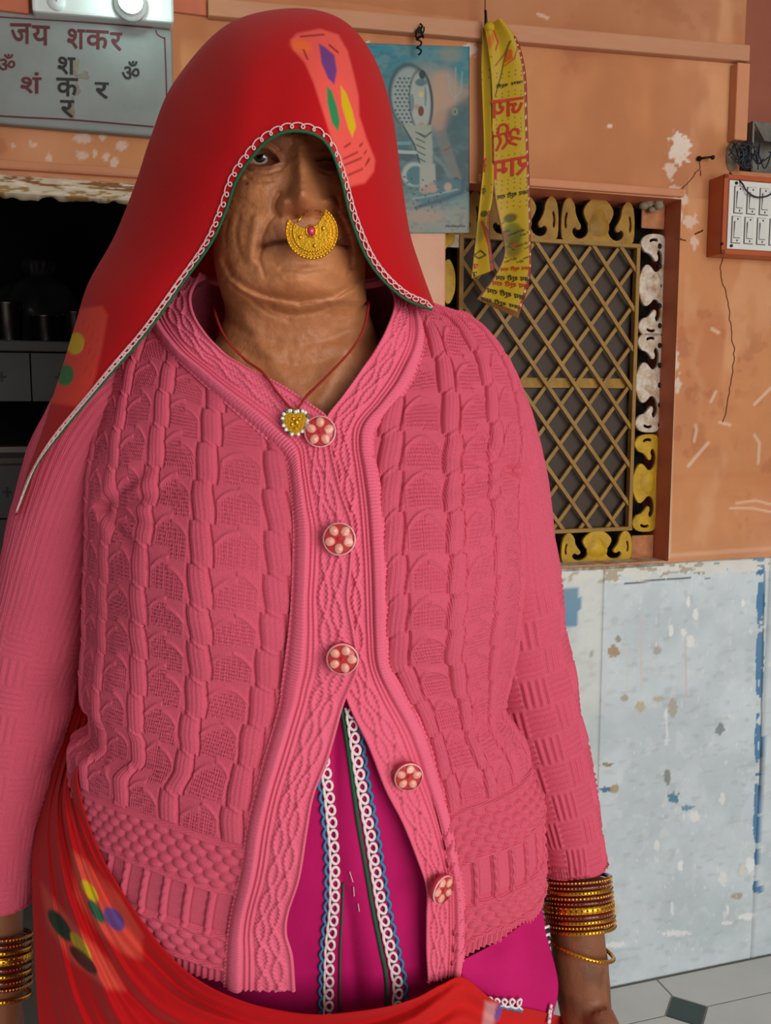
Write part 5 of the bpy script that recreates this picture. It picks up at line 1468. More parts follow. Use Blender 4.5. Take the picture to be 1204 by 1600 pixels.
def veil_pt(s, m):
    """s 0..1 along the front edge, m 0 front edge, 1 outline, 2 back"""
    k = len(VE) - 1
    def ev(Cc, s):
        d = crom(Cc, 1200); t = np.clip(s, 0, 1) * 1199; i = np.clip(t.astype(int), 0, 1198); f = (t - i)[..., None]
        return d[i] * (1 - f) + d[i + 1] * f
    e, o, b = ev(VE, s), ev(VS, s), ev(VB, s)
    a = np.clip(m, 0, 1) * math.pi / 2
    q = np.empty(e.shape)
    q[..., :2] = e[..., :2] + (o - e)[..., :2] * np.sin(a)[..., None]
    q[..., 2] = e[..., 2] + (o - e)[..., 2] * (1 - np.cos(a))
    a2 = np.clip(m - 1, 0, 1) * math.pi / 2
    q[..., :2] += (b - o)[..., :2] * (1 - np.cos(a2))[..., None]
    q[..., 2] += (b - o)[..., 2] * np.sin(a2)
    # soft folds falling from the crown
    f = .0045 * np.sin(s * 31 + 1.5 * m) * sstep(.1, .3, s) * (1 - sstep(.7, .9, s)) + .005 * np.sin(s * 13 + 2) + .003 * np.sin(s * 70 + 4 * m) * (1 - sstep(.15, .4, s))
    f = f + .011 * np.exp(-((s - .515 - .11 * m) / .045) ** 2) - .004 * np.exp(-((s - .43 - .06 * m) / .04) ** 2)
    w = np.sin(np.clip(m, 0, 1) * math.pi) 
    q[..., 2] -= f * w * .8
    return P(q[..., 0], q[..., 1], q[..., 2]), q
def build_veil():
    n = 560
    mm = np.concatenate([np.linspace(0, 1, 150), np.linspace(1, 2, 40)[1:]])
    s, m = np.meshgrid(np.linspace(0, 1, n), mm, indexing='ij')
    V, q = veil_pt(s, m)
    px, py = q[..., 0], q[..., 1]
    p = Paint(px, py, (180, 11, 19))
    front = m <= 1.0
    keep = p.c.copy()
    pe = (228, 84, 74)
    p.poly([(454, 62), (464, 52), (500, 45), (528, 54), (543, 80), (552, 115), (560, 150), (561, 180), (572, 215), (586, 250), (584, 268), (570, 286), (545, 292), (538, 285), (530, 255), (520, 225), (506, 180), (490, 130), (476, 98), (458, 78)], pe, 1, 3)
    p.ell(470, 72, 16, 10, (236, 104, 40), .8, .3, .4)
    p.poly([(498, 68), (508, 74), (522, 86), (526, 110), (522, 132), (512, 122), (502, 98)], (104, 56, 120), 1, 2)
    p.poly([(510, 134), (518, 142), (526, 165), (531, 190), (528, 206), (518, 192), (511, 160)], (38, 128, 74), 1, 2); p.poly([(532, 134), (541, 146), (550, 172), (556, 198), (550, 214), (544, 200), (534, 165)], (206, 168, 8), 1, 2)
    for a, b in (((538, 230), (547, 224)), ((537, 248), (558, 238)), ((536, 259), (564, 247)), ((539, 275), (546, 273)), ((546, 273), (566, 264)), ((562, 228), (566, 224)), ((569, 240), (572, 236)), ((571, 258), (577, 248)), ((470, 57), (505, 54)), ((514, 70), (528, 82)), ((474, 78), (480, 92))):
        p.line([a, b], 2.4, (138, 22, 26), .9, 1)
    p.poly([(126, 482), (160, 478), (168, 492), (160, 540), (146, 600), (128, 636), (96, 632), (72, 628), (90, 578), (110, 520)], (222, 66, 52), .95, 4)
    p.ell(118, 537, 13.5, 17, (206, 172, 20), 1, .2); p.ell(102, 586, 13, 17, (44, 116, 62), 1, .2)
    for k in range(12):
        x = 132 + (k * 7) % 26; y = 500 + k * 9; p.line([(x, y), (x - 3, y + 8)], 1.2, (190, 34, 34), .7)
    p.c = np.where(front[..., None], p.c, keep)
    # the lining side shows peach print near the jaw: same cloth
    vo = loc0(gridobj('veil', V, M['veil'], person, p.c, thick=.0012, offset=-1, flip=True)); tag(vo, 'red printed veil with embroidered edge')
    # edging: green cord and a running scroll of pale thread
    t = np.linspace(0, 1, 900); V0, _ = veil_pt(t, np.full(900, .0)); V0 = V0 + np.array([0, -.0012, 0])
    b = MB(); b.tube(V0, np.where(t < .30, .0011, .0012), 7); loc0(b.build('green_cord', M['green_thread'], vo, smooth=True))
    d = np.concatenate([[0], np.cumsum(np.linalg.norm(np.diff(V0, axis=0), axis=1))])
    Lt = d[-1]; nl = int(Lt / .0082)
    tt = np.linspace(0, 1, nl * 14); sv = np.interp(tt * Lt, d, t); ph = 2 * math.pi * tt * nl
    off = .0040 + .0021 * np.cos(ph); ds = .0052 * np.sin(ph) / Lt
    # width of the sheet there, to turn metres into m
    Vt, _ = veil_pt(np.clip(sv + ds, 0, 1), np.full(len(sv), .1)); V00, _ = veil_pt(np.clip(sv + ds, 0, 1), np.zeros(len(sv)))
    wd = np.linalg.norm(Vt - V00, axis=1) / .1
    Q, _ = veil_pt(np.clip(sv + ds, 0, 1), off / np.maximum(wd, .02)); Q = Q + np.array([0, -.0016, .0002])
    b = MB(); b.tube(Q, np.where(np.linspace(0, 1, len(Q)) < .33, .0008, .00062), 5); loc0(b.build('scroll_embroidery', M['pink_thread'], vo, smooth=True))
    return vo
veil = build_veil()
# ---- the body: head, neck, chest, arms and hands, legs as one mesh
HD = np.array([(43, 440, 482, .868, .880), (46, 418, 502, .850, .905), (56, 398, 522, .826, .935), (80, 372, 546, .798, .958), (120, 352, 566, .776, .976), (170, 340, 575, .764, .985), (210, 336, 578, .7585, .985), (250, 336, 576, .757, .98), (300, 334, 574, .756, .97), (350, 334, 572, .757, .96),
               (400, 337, 571, .7595, .95), (430, 342, 571, .7625, .945), (452, 347, 572, .768, .94), (466, 350, 574, .777, .94), (478, 349, 577, .790, .94), (495, 343, 582, .800, .94), (525, 328, 594, .806, .95), (560, 290, 640, .806, .96), (600, 240, 690, .802, .97), (700, 190, 760, .795, .98), (900, 170, 780, .80, .98), (1300, 165, 790, .80, .98), (1500, 170, 790, .80, .98)], float)
def head_mesh():
    zt = P(460, HD[:, 0], .80)[:, 2]; xl = P(HD[:, 1], HD[:, 0], .85)[:, 0]; xr = P(HD[:, 2], HD[:, 0], .85)[:, 0]
    pyr = np.concatenate([np.linspace(43, 60, 14), np.linspace(60, 190, 40)[1:], np.linspace(190, 500, 260)[1:], np.linspace(500, 700, 60)[1:], np.linspace(700, 1500, 16)[1:]])
    z = P(460, pyr, .80)[:, 2][:, None]
    # more columns across the front
    th = np.concatenate([np.linspace(-math.pi / 2, math.pi / 2, 230), np.linspace(math.pi / 2, 3 * math.pi / 2, 40)[1:-1]])[None, :]
    l = zi(z, zt, xl); r = zi(z, zt, xr); yf = zi(z, zt, HD[:, 3]); yb = zi(z, zt, HD[:, 4])
    xc, rx = (l + r) / 2, (r - l) / 2; ym = .5 * yf + .5 * yb
    fr = np.cos(th) > 0
    sn, cs = np.sin(th), np.cos(th)
    q = np.abs(sn)
    X = xc + rx * sn
    front_d = np.sqrt(np.maximum(1 - q ** 2.15, 0))
    Y = np.where(fr, ym - (ym - yf) * front_d, ym + (yb - ym) * np.abs(cs) ** .9)
    V = np.stack([X, Y, np.broadcast_to(z, X.shape)], -1)
    px, py = proj(V)
    frf = np.where(fr, 1.0, 0.0) * sstep(0, .25, cs)
    d = np.zeros(px.shape)
    G = lambda cx, cy, sx, sy: np.exp(-((px - cx) / sx) ** 2 - ((py - cy) / sy) ** 2)
    # nose
    nx = 472 + (py - 230) * .08
    hh = pchip(py, [205, 225, 250, 280, 305, 322, 333, 342, 360], [.000, .0045, .010, .0185, .0265, .0295, .020, .003, 0])
    ww = pchip(py, [205, 240, 280, 315, 345], [15, 13, 16, 22, 25])
    d += hh * np.exp(-(np.abs(px - nx) / ww) ** 2.2)
    d += .0060 * G(480, 317, 17, 14) + .0125 * G(446, 322, 12, 12) + .0125 * G(514, 322, 12, 12)
    d -= .0095 * G(461, 337, 8, 4) + .0095 * G(498, 337, 8, 4)
    d -= .0040 * np.exp(-(segdist(px, py, [(436, 302), (430, 314), (428, 326), (436, 336)]) / 4) ** 2) + .0040 * np.exp(-(segdist(px, py, [(527, 312), (530, 325), (522, 335)]) / 3.5) ** 2)
    # brow, sockets, cheekbones
    d += .0035 * G(415, 214, 34, 10) + .0035 * G(528, 214, 30, 10) - .0085 * G(412, 244, 26, 17) - .0095 * G(522, 246, 26, 17) + .002 * G(472, 205, 30, 22)
    d -= .003 * G(442, 250, 12, 18) + .003 * G(500, 250, 12, 18)
    d += .0055 * G(392, 292, 32, 24) + .0055 * G(545, 296, 26, 24) + .0020 * G(402, 268, 26, 7) + .002 * G(525, 268, 20, 7)
    # mouth
    d += .0050 * G(474, 385, 60, 36) - .001 * G(474, 352, 8, 12)
    d += .0026 * G(472, 372, 52, 7) + .0034 * G(474, 391, 48, 9) - .0030 * G(474, 412, 40, 9)
    ml = segdist(px, py, [(410, 384), (430, 380), (460, 379), (490, 379), (520, 379), (540, 383)])
    d -= .0050 * np.exp(-(ml / 2.6) ** 2) + .0030 * G(409, 385, 6, 7) + .003 * G(542, 384, 6, 7)
    d += .0070 * G(474, 436, 42, 20) + .003 * G(474, 452, 60, 12)
    # folds and wrinkles
    W_ = [([(430, 332), (418, 348), (409, 368), (405, 388), (401, 404)], 4.5, .0028), ([(528, 334), (538, 352), (546, 374), (551, 398), (548, 416)], 4.5, .0034),
          ([(408, 392), (405, 408), (412, 428)], 3.6, .0016), ([(545, 392), (549, 412), (543, 430)], 3.2, .0024), ([(374, 335), (368, 356), (371, 385), (380, 412)], 4, .0008),
          ([(356, 345), (351, 365), (353, 385)], 3, .0008), ([(382, 262), (398, 270), (420, 272), (438, 264)], 3, .0016), ([(500, 266), (516, 272), (534, 268)], 3, .0016), ([(386, 280), (404, 286), (424, 284)], 3, .0010),
          ([(350, 408), (362, 432), (385, 450), (420, 463), (468, 470), (520, 463), (550, 447), (566, 425)], 5.5, .0050), ([(352, 438), (372, 455), (400, 472), (425, 478)], 4, .0024), ([(420, 482), (450, 492), (490, 488), (512, 480)], 5, .0030), ([(395, 472), (420, 490), (450, 500)], 4, .0018),
          ([(350, 500), (400, 528), (460, 540), (520, 530), (570, 505)], 7, .0018), ([(345, 530), (400, 560), (470, 572), (540, 555)], 6, .0014), ([(455, 205), (458, 225)], 3, .0012), ([(482, 205), (480, 222)], 3, .0010),
          ([(560, 330), (566, 360), (562, 395)], 3, .0014), ([(425, 352), (432, 372)], 2.5, .0008), ([(445, 348), (448, 368)], 2.5, .0008), ([(505, 348), (502, 366)], 2.5, .0008), ([(440, 420), (474, 426), (508, 420)], 4, .0009)]
    for pts, w, a in W_:
        d -= a * np.exp(-(segdist(px, py, pts) / w) ** 2)
    for pts, w, a in (([(400, 345), (394, 372), (392, 404)], 8, .0026), ([(540, 345), (558, 372), (560, 404)], 8, .0026), ([(360, 440), (400, 468), (468, 482), (530, 470), (560, 448)], 9, .0030), ([(380, 345), (376, 370), (380, 400)], 6, .0007), ([(364, 340), (360, 364), (361, 390)], 6, .0006)):
        d += a * np.exp(-(segdist(px, py, pts) / w) ** 2)
    d += .0022 * (fbm(px / 26, py / 20, 41, 3) - .5) + .0011 * (fbm(px / 9, py / 7, 11, 2) - .5)
    # tendons and collar bones
    d += .0035 * np.exp(-(segdist(px, py, [(385, 500), (430, 570), (470, 625)]) / 14) ** 2) + .0035 * np.exp(-(segdist(px, py, [(560, 500), (535, 565), (500, 625)]) / 14) ** 2)
    # left eye opening, right eye almost closed
    eye = [(383, 251), (393, 238), (406, 232), (419, 234), (430, 242), (436, 251), (425, 256), (408, 258), (393, 256)]
    ins = inpoly(px, py, eye); de = segdist(px, py, eye + [eye[0]])
    d -= .0075 * np.where(ins, sstep(0, 3.0, de), 0)
    d += .0026 * np.where(ins, 0, np.exp(-(de / 5) ** 2)) + .0020 * np.exp(-(segdist(px, py, [(382, 246), (396, 231), (412, 226), (428, 233), (438, 245)]) / 5) ** 2) - .002 * np.exp(-(segdist(px, py, [(384, 238), (400, 222), (420, 221), (436, 232)]) / 3) ** 2)
    d += .0040 * G(514, 243, 22, 10) - .0034 * np.exp(-(segdist(px, py, [(494, 248), (505, 244), (518, 245), (532, 250)]) / 2.2) ** 2) + .0014 * np.exp(-(segdist(px, py, [(494, 240), (512, 235), (532, 241)]) / 4) ** 2)
    V[..., 1] -= d * frf
    # skin tone, with the darker lips, lids and worn patches
    p = Paint(px, py, (202, 132, 84))
    n1 = fbm(px / 40, py / 40, 50); p.blend(.35 * sstep(.5, .75, n1), (150, 88, 56))
    F_ = frf > .05
    def tone(m, c, a): p.blend(a * m * F_, c)
    tone(G(474, 312, 36, 28), (138, 78, 50), .4); tone(np.exp(-(ml / 9) ** 2) * ((py > 366) & (py < 402)), (112, 58, 48), .75)
    tone(G(410, 252, 30, 18) + G(522, 252, 28, 18), (104, 60, 42), .6); tone(np.exp(-(de / 3.2) ** 2) * ~ins, (62, 34, 26), .8); tone(np.exp(-(segdist(px, py, [(494, 248), (505, 244), (518, 245), (532, 250)]) / 2.6) ** 2), (58, 32, 24), .85)
    tone(np.exp(-(segdist(px, py, [(386, 222), (400, 216), (420, 215), (436, 220)]) / 5) ** 2) + np.exp(-(segdist(px, py, [(506, 220), (524, 215), (545, 218)]) / 5) ** 2), (70, 44, 34), .45)
    tone(G(432, 360, 24, 14), (132, 78, 54), .5); tone(G(388, 289, 3, 3), (60, 36, 28), .9)
    tone(1.0 * (py > 470) * (py < 1000), (172, 106, 66), .5); tone(1.0 * sstep(330, 240, py), (140, 84, 54), .45)
    W2 = np.moveaxis(V, 0, 0)
    n, m = V.shape[:2]
    Fq = gridfaces(n, m, True, flip=True)
    return V, p.c, Fq, proj, (px, py)

def limb_mesh(tubes, ells, vox=.0036):
    """skin limb from tubes fused by a voxel remesh"""
    b = MB()
    for pts, r in tubes: b.tube(np.asarray(pts), r, 14)
    for c, rx, ry, rz, A in ells: b.ellipsoid(c, rx, ry, rz, 16, 10, 0, A)
    o = b.build('limb', None)
    rm = o.modifiers.new('r', 'REMESH'); rm.mode = 'VOXEL'; rm.voxel_size = vox
    sm = o.modifiers.new('s', 'SMOOTH'); sm.iterations = 5; sm.factor = .5
    dg = bpy.context.evaluated_depsgraph_get(); dg.update()
    me = bpy.data.meshes.new_from_object(o.evaluated_get(dg))
    V = np.array([v.co[:] for v in me.vertices]); F = [list(p.vertices) for p in me.polygons]
    bpy.data.objects.remove(o); bpy.data.meshes.remove(me)
    return V, F

def arm(sg, wrist, palm, cl):
    """sg +1: image right"""
    def tb(pts, r): q = arcsample(np.concatenate([np.array(pts), np.array(r)[:, None]], 1), 26); return q[:, :3], q[:, 3]
    tubes = [tb([P(a, b, y) for a, b, y, r in cl] + [wrist, wrist * .7 + palm * .3], [r for *_, r in cl] + [.0285, .030])]
    dn = (palm - wrist); dn /= np.linalg.norm(dn)
    wide = np.array([.35 * sg, -.94, 0]); wide -= dn * (wide @ dn); wide /= np.linalg.norm(wide)    # across the hand
    thn = np.cross(dn, wide)
    ells = [(palm, .040, .021, .050, np.array([wide, thn, dn]))]
    tubes.append(tb([wrist, wrist * .5 + palm * .5, palm], [.028, .029, .026]))
    # fingers, unequal and slightly curled towards the thigh
    inw = -sg * np.array([1, 0, 0]) 
    for k, (o, ln, r) in enumerate(((.030, .072, .0092), (.011, .082, .0096), (-.010, .076, .0092), (-.029, .060, .0082))):
        b0 = palm + wide * o + dn * .030
        p1 = b0 + dn * ln * .45 + inw * .004; p2 = p1 + dn * ln * .32 + inw * .014; p3 = p2 + dn * ln * .22 + inw * .020
        tubes.append(tb([b0 - dn * .01, b0, p1, p2, p3], [r * 1.05, r * 1.1, r, r * .9, r * .7]))
    t0 = palm + wide * .026 - dn * .024
    tubes.append(tb([t0, t0 + wide * .018 + dn * .018, t0 + wide * .026 + dn * .046 + inw * .006, t0 + wide * .024 + dn * .068 + inw * .012], [.016, .0145, .0115, .0085]))
    return limb_mesh(tubes, ells)

def build_body():
    V, c, F, _, (hpx, hpy) = head_mesh()
    n, m = V.shape[:2]
    Vs = [V.reshape(-1, 3)]; Cs = [c.reshape(-1, 3)]; Fs = [list(f) for f in F]
    Fs.append(list(range(m)))
    base = n * m
    def addm(v, f, col=(132, 80, 52)):
        nonlocal base
        Vs.append(v); cc = np.tile(L(col), (len(v), 1)); k = fbm(v[:, 0] * 60 + v[:, 1] * 40, v[:, 2] * 40, 7)[:, None]
        cc = cc * (1 - .35 * sstep(.5, .75, k)); Cs.append(cc); Fs.extend([[i + base for i in q] for q in f]); base += len(v)
    addm(*arm(1, P(902, 1470, .876), P(916, 1600, .868), [(734, 655, .893, .040), (772, 800, .905, .040), (811, 1000, .905, .037), (834, 1100, .90, .034), (862, 1200, .893, .030), (885, 1290, .886, .0275), (896, 1364, .880, .0275)]))
    addm(*arm(-1, P(-8, 1500, .885), P(-10, 1620, .880), [(172, 665, .893, .040), (110, 810, .903, .040), (58, 1000, .903, .037), (36, 1100, .90, .034), (18, 1200, .895, .030), (2, 1300, .89, .0275), (-6, 1405, .885, .0275)]))
    # legs and feet under the skirt
    for sx in (-.075, .075):
        cx = P(486, 1500, YC)[0] + sx
        tubes = []
        q = arcsample(np.array([(cx, .885, .80, .075), (cx, .885, .60, .070), (cx, .880, .44, .052), (cx, .895, .28, .050), (cx, .90, .10, .032), (cx, .898, .055, .034)]), 30); tubes.append((q[:, :3], q[:, 3]))
        q = arcsample(np.array([(cx, .925, .032, .030), (cx, .88, .040, .034), (cx, .80, .030, .030), (cx, .735, .021, .019)]), 20); tubes.append((q[:, :3], q[:, 3]))
        for k in range(5):
            tx = cx + (k - 2) * .0135; tubes.append((np.array([(tx, .755, .017), (tx, .725, .014), (tx, .712 + abs(k - 1.5 * np.sign(sx) - 2 * 0) * .003, .011)]), np.array([.010, .009, .007])))
        addm(*limb_mesh(tubes, [], .008))
    b = loc0(obj('body', mesh_np('body', np.concatenate(Vs), Fs, True, np.concatenate(Cs)), M['skin'], person))
    tag(b, 'brown weathered skin of face, neck and hands')
    # eyes
    wm = material('eye_white', (196, 180, 166), rough=.15, coat=.5); im = material('dark_iris', (52, 46, 48), rough=.12, coat=1); km = material('pupil', (6, 6, 8), rough=.08, coat=1)
    i0 = np.abs(hpy - 246) + np.abs(hpx - 409)
    for cx, cy, ix, iy, in_eye in ((409, 246, 405, 243, True), (514, 247, 514, 247, False)):
        k = np.unravel_index((np.abs(hpx - cx) + np.abs(hpy - cy) + 1e3 * (V[..., 1] > .87)).argmin(), hpx.shape)
        yf = V[k][1]
        r = .0125
        c = P(cx, cy, yf + r - (.0035 if in_eye else -.006))
        g = P(ix, iy, yf - .004) - c; g /= np.linalg.norm(g)
        x = np.cross(g, [0, 0, 1.0]); x /= np.linalg.norm(x); A = np.array([x, np.cross(g, x), g])
        mb = MB(); mb.ellipsoid(c, r, r, r, 40, 28, 0, A)
        mi = []
        vv = np.array(mb.v) - c
        for f in mb.f:
            ca = (vv[f].mean(0) / r) @ g; ang = math.acos(max(-1, min(1, ca)))
            mi.append(2 if ang < .20 else 1 if ang < .50 else 0)
        mb.m = mi
        loc0(mb.build('eye', [wm, im, km], b, smooth=True))
    return b
body = build_body()

# a little grey-black hair at the temples under the veil
def hair():
    th = np.linspace(-math.pi * .62, math.pi * .62, 120)[None, :]; v = np.linspace(0, 1, 60)[:, None]
    c = P(457, 150, .872)
    a = .12 + v * 1.45
    R = np.array([.070, .096, .062])
    ph = math.pi / 2 - a + 0 * th
    V = c + np.stack([R[0] * np.cos(ph) * np.sin(th + math.pi), R[1] * np.cos(ph) * np.cos(th) , R[2] * np.sin(ph) + 0 * th], -1) + np.array([0, .012, .0])
    V += .0012 * np.sin(th * 90)[..., None] * np.array([1, 1, 0])
    o = loc0(gridobj('hair', V, material('dark_grey_hair', (40, 34, 32), rough=.55), person, thick=.004)); tag(o, 'dark hair under the veil')
hair()

# ---- nose ring
def nose_ring():
    C0 = P(487, 363, .7265)
    sc = .7265 / FPX * 1.005
    root = empty('nose_ring', C0); tag(root, 'gold crescent nose ring with a pink stone hanging over the mouth', 'nose ring')
    rot = math.radians(14)
    ex = Vector((math.cos(rot), 0, math.sin(rot))); ey = Vector((-math.sin(rot), -.12, math.cos(rot))).normalized(); ez = ex.cross(ey).normalized()
    if ez.y > 0: ez = -ez
    Mx = Matrix((ex, ey, ez)).transposed().to_4x4()
    def put(o, z=0):
        m = Mx.copy(); m.translation = ez * z; o.matrix_local = m; return o
    def crescent(R, bx, by, br, n=60):
        """circle of radius R with a bite of radius br centred (bx, by); pixel units"""
        d = math.hypot(bx, by); a = math.acos((R * R + d * d - br * br) / (2 * R * d)); th = math.atan2(by, bx)
        o = [(R * math.cos(t), R * math.sin(t)) for t in np.linspace(th + a, th + 2 * math.pi - a, n)]
        i0 = math.atan2(o[-1][1] - by, o[-1][0] - bx); i1 = math.atan2(o[0][1] - by, o[0][0] - bx)
        while i1 > i0: i1 -= 2 * math.pi
        q = [(bx + br * math.cos(t), by + br * math.sin(t)) for t in np.linspace(i0, i1, 26)[1:-1]]
        return np.array(o + q)
    big = crescent(39, 0, 35, 29); sm = crescent(28, 0, 31, 25)
    o = obj('plate', plate_mesh('plate', big * sc, [], .0016), M['gold_matte'], root); put(o)
    o = obj('inner_plate', plate_mesh('inner_plate', sm * sc, [], .0026), M['gold_matte'], root); put(o, .0012)
    for R, w, z in ((38.0, 1.5, .0012), (32.5, 1.0, .0011), (27.5, 1.1, .0026)):
        d = 35 if R > 30 else 31; br = 29 if R > 30 else 25
        a = math.acos((R * R + d * d - br * br) / (2 * R * d)); t = np.linspace(math.pi / 2 + a + .03, math.pi / 2 + 2 * math.pi - a - .03, 150)
        b = MB(); b.tube(np.stack([R * sc * np.cos(t), R * sc * np.sin(t), np.full(150, 0.0)], -1), w * sc * (1 + .28 * np.sin(np.arange(150) * 1.4)), 7); o = b.build('rim_wire', M['gold'], root, smooth=True); put(o, z)
    b = MB(); b.ellipsoid((0, 0, 0), 5.2 * sc, 6 * sc, 4 * sc, 16, 10); o = b.build('stone', M['ruby'], root, smooth=True); m = Mx.copy(); m.translation = ex * (-.5 * sc) + ey * (1.5 * sc) + ez * .0042; o.matrix_local = m
    b = MB(); t = np.linspace(0, 2 * math.pi, 30, endpoint=False); b.tube(np.stack([7.2 * sc * np.cos(t), 8 * sc * np.sin(t), 0 * t], -1), 1.8 * sc, 7, 0, True); o = b.build('stone_setting', M['gold'], root, smooth=True); m = Mx.copy(); m.translation = ex * (-.5 * sc) + ey * (1.5 * sc) + ez * .0032; o.matrix_local = m
    for x, y in ((-19, -3), (18, 1), (-1, -20)):
        b = MB(); b.ellipsoid((0, 0, 0), 3.4 * sc, 3.4 * sc, 2.2 * sc, 12, 8); o = b.build('stud', M['gold'], root, smooth=True); m = Mx.copy(); m.translation = ex * x * sc + ey * y * sc + ez * .0028; o.matrix_local = m
    for pts in ([(464, 347, .7265), (468, 343, .726), (473, 336, .729), (477, 332, .738), (480, 331, .746)], [(503, 347, .7265), (503, 338, .726), (500, 331, .728), (496, 329, .738), (492, 330, .746)]):
        b = MB(); b.tube(arcsample(np.array([P(*q) for q in pts]) - C0, 24), .0008, 8); b.build('hook', M['gold'], root, smooth=True)
    b = MB(); b.tube(arcsample(np.array([P(521, 382, .727), P(532, 375, .735), (P(548, 366, .747))]) - C0, 12), .0004, 6); b.build('thread', M['black'], root, smooth=True)
nose_ring()

# ---- necklace of twisted red thread with a heart pendant
def necklace():
    pen = S3(461, 660, -.0150)
    root = empty('necklace', pen); tag(root, 'thin red thread necklace with a gold heart pendant lying on the cardigan collar', 'necklace')
    red = material('red_twisted_thread', (150, 30, 26), rough=.7)
    def strand(pts):
        q = arcsample(np.array(pts), 240) - pen; b = MB(); r = .0011 * (1 + .35 * np.sin(np.arange(240) * 1.9)); b.tube(q, r, 7); b.build('thread', red, root, smooth=True)
    strand([P(334, 482, .86), P(338, 497, .82), P(353, 529, .796), P(383, 562, .791), P(410, 582, .780), S3(432, 612, -.0125), S3(450, 634, -.014), S3(459, 642, -.015)])
    strand([P(574, 470, .86), P(575, 482, .82), P(566, 519, .797), P(545, 551, .793), P(513, 585, .790), P(492, 606, .782), S3(478, 620, -.0135), S3(464, 640, -.015)])
    g = M['gold_matte']; sc = .76 / FPX
    n = np.array([0, -1.0, .12]); n /= np.linalg.norm(n); x = np.array([1.0, 0, 0]); y = np.cross(n, x) * -1; y = np.cross(x, n) * -1
    y = np.array([0, n[2], -n[1]]); A = np.array([x, y, n])
    hb = chaikin([(0, -21), (-13, -13), (-20, 0), (-17, 15), (-7, 18), (0, 15), (7, 18), (17, 15), (20, 0), (13, -13)], 2)
    Mx = Matrix((Vector(x), Vector(y), Vector(n))).transposed().to_4x4()
    pm = plate_mesh('pendant', hb * sc, [], .0022); po = obj('pendant', pm, g, root); po.matrix_local = Mx
    def onp(b, name, mat):
        o = b.build(name, mat, po, smooth=True); return o
    ws = material('clear_white_stone', (230, 232, 226), rough=.08, coat=1); gs = material('green_stone', (40, 96, 66), rough=.1, coat=1)
    h2 = hb * 1.03; L_ = np.linspace(0, len(h2) - 1, 23)[:-1].astype(int)
    for k, i in enumerate(L_):
        b = MB(); b.ellipsoid((h2[i][0] * sc, h2[i][1] * sc, .0012), .0017, .0017, .0012, 10, 6); onp(b, 'stone', gs if k % 3 == 1 else ws)
    b = MB()
    for dx, dy, rx, ry in ((-3, 5, 3, 3), (2, 0, 4, 5), (-5, -3, 3, 4), (5, -6, 3, 2.4), (0, -9, 4, 2), (6, 5, 2.5, 3)): b.ellipsoid((dx * sc, dy * sc, .0012), rx * sc, ry * sc, .0012, 10, 6)
    onp(b, 'figure_relief', M['gold'])
    b = MB(); t = np.linspace(0, 2 * math.pi, 20, endpoint=False); b.tube(np.stack([.0016 * np.cos(t), 19 * sc + .0016 * np.sin(t), 0 * t], -1), .0005, 6, 0, True); onp(b, 'bail', M['gold'])
necklace()

# ---- bangles
def bangle(c, axis, R, h, kind, label, group, cat='bangle'):
    axis = np.asarray(axis, float); axis /= np.linalg.norm(axis)
    x = np.cross(axis, [0, 1.0, 0]); x /= np.linalg.norm(x); y = np.cross(axis, x); A = np.array([x, y, axis])
    b = MB(); w = .0016
    base = {'gold': 1, 'dots': 0, 'golddots': 0, 'red': 0, 'wide': 1}[kind]
    prof = [(R - w, -h * .42), (R - w * .2, -h * .5), (R + w * .6, -h * .42), (R + w, 0), (R + w * .6, h * .42), (R - w * .2, h * .5), (R - w, h * .42), (R - w, -h * .42)]
    b.lathe((0, 0, 0), prof, 72, base, A)
    nd = int(2 * math.pi * R / (.0036 if kind != 'wide' else .0052))
    dm = {'gold': 0, 'dots': 1, 'golddots': 1, 'red': 1, 'wide': 0}[kind]
    for k in range(nd):
        t = 2 * math.pi * k / nd; d = x * math.cos(t) + y * math.sin(t); e = -x * math.sin(t) + y * math.cos(t)
        if kind == 'wide':
            for q in (-.3, .3): b.ellipsoid(d * (R + w * .85) + axis * h * q, .0011, .0011, .0007, 6, 4, 1, np.array([e, axis, d]))
            b.ellipsoid(d * (R + w * .95), .0016, .0012, .0004, 6, 4, dm, np.array([e, axis, d]))
        else:
            s = {'red': .0008, 'dots': .0011, 'gold': .0010, 'golddots': .0016}[kind]
            b.ellipsoid(d * (R + w * .9), s, min(s, h * .4), .0007, 6, 4, dm, np.array([e, axis, d]))
    o = b.build('bangle', [M['bangle_red'], M['gold']], None, smooth=True); o.location = Vector(c)
    tag(o, label, cat, group)
ax = P(892, 1370, .879) - P(905, 1462, .876); ax /= np.linalg.norm(ax)
tilt = np.array([-.06, .36, .93])
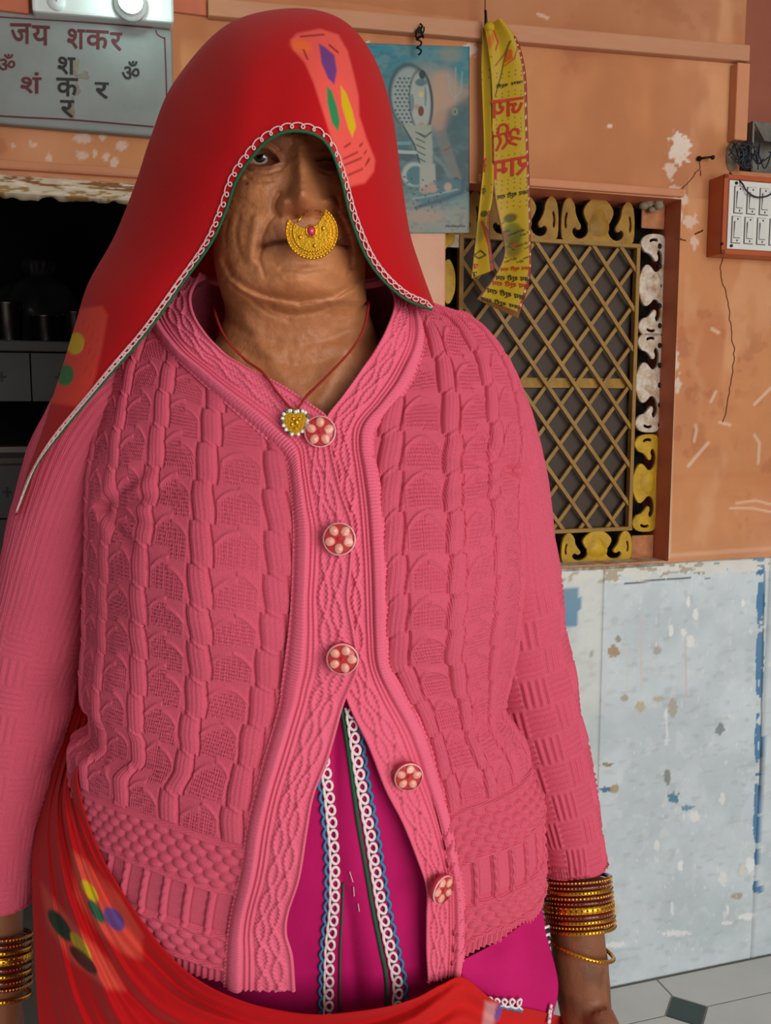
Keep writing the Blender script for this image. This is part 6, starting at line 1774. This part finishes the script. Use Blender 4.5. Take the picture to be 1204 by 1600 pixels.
spec = [(1375, 'golddots', .0045, 'topmost gold-beaded bangle of the right-hand wrist stack, just under the sleeve cuff'), (1383, 'dots', .0045, 'maroon bangle with gold dots, second from the cuff on the right-hand wrist'), (1391, 'gold', .0045, 'gold beaded bangle, third from the cuff on the right-hand wrist'),
        (1399, 'golddots', .0045, 'maroon bangle set with gold beads, fourth from the cuff on the right-hand wrist'), (1406.5, 'red', .0042, 'plain maroon bangle just above the wide gold bangle on the right-hand wrist'), (1417, 'wide', .0082, 'wide gold patterned bangle in the middle of the right-hand wrist stack'),
        (1427.5, 'red', .0052, 'shiny maroon bangle just below the wide gold bangle on the right-hand wrist'), (1435.5, 'gold', .0045, 'gold beaded bangle, third from the bottom of the right-hand wrist stack'), (1443, 'golddots', .0045, 'maroon bangle set with gold beads, second from the bottom of the right-hand wrist stack'), (1451, 'gold', .0046, 'lowest tight gold bangle of the right-hand wrist stack')]
for i, (py, kind, h, lab) in enumerate(spec):
    f = (py - 1375) / 76
    bangle(P(900 + 5 * f, py - 3, .879), tilt, .0345 + .0014 * f, h, kind, lab, 'bangles on the wrists')
bangle(P(905, 1479, .873), np.array([.26, .22, .93]), .0352, .0040, 'gold', 'loose thin gold bangle hanging slanted below the right-hand wrist stack', 'bangles on the wrists')
axl = P(-2, 1440, .885) - P(-4, 1540, .884); axl /= np.linalg.norm(axl); axl = np.array([.04, .36, .93])
lsp = [(1462, 'golddots'), (1472, 'dots'), (1482, 'gold'), (1495, 'wide'), (1508, 'red'), (1518, 'gold'), (1528, 'dots'), (1538, 'golddots'), (1556, 'gold')]
ordn = ['first', 'second', 'third', 'fourth', 'fifth', 'sixth', 'seventh', 'eighth', 'ninth']
kd = {'golddots': 'maroon bangle set with gold beads', 'dots': 'maroon bangle with gold dots', 'gold': 'gold beaded bangle', 'wide': 'wide gold patterned bangle', 'red': 'plain maroon bangle'}
for i, (py, kind) in enumerate(lsp):
    bangle(P(-6, py - 2, .884), axl, .0340, {'wide': .0085}.get(kind, .0045), kind, kd[kind] + ', ' + ordn[i] + ' down the left-hand wrist', 'bangles on the wrists')
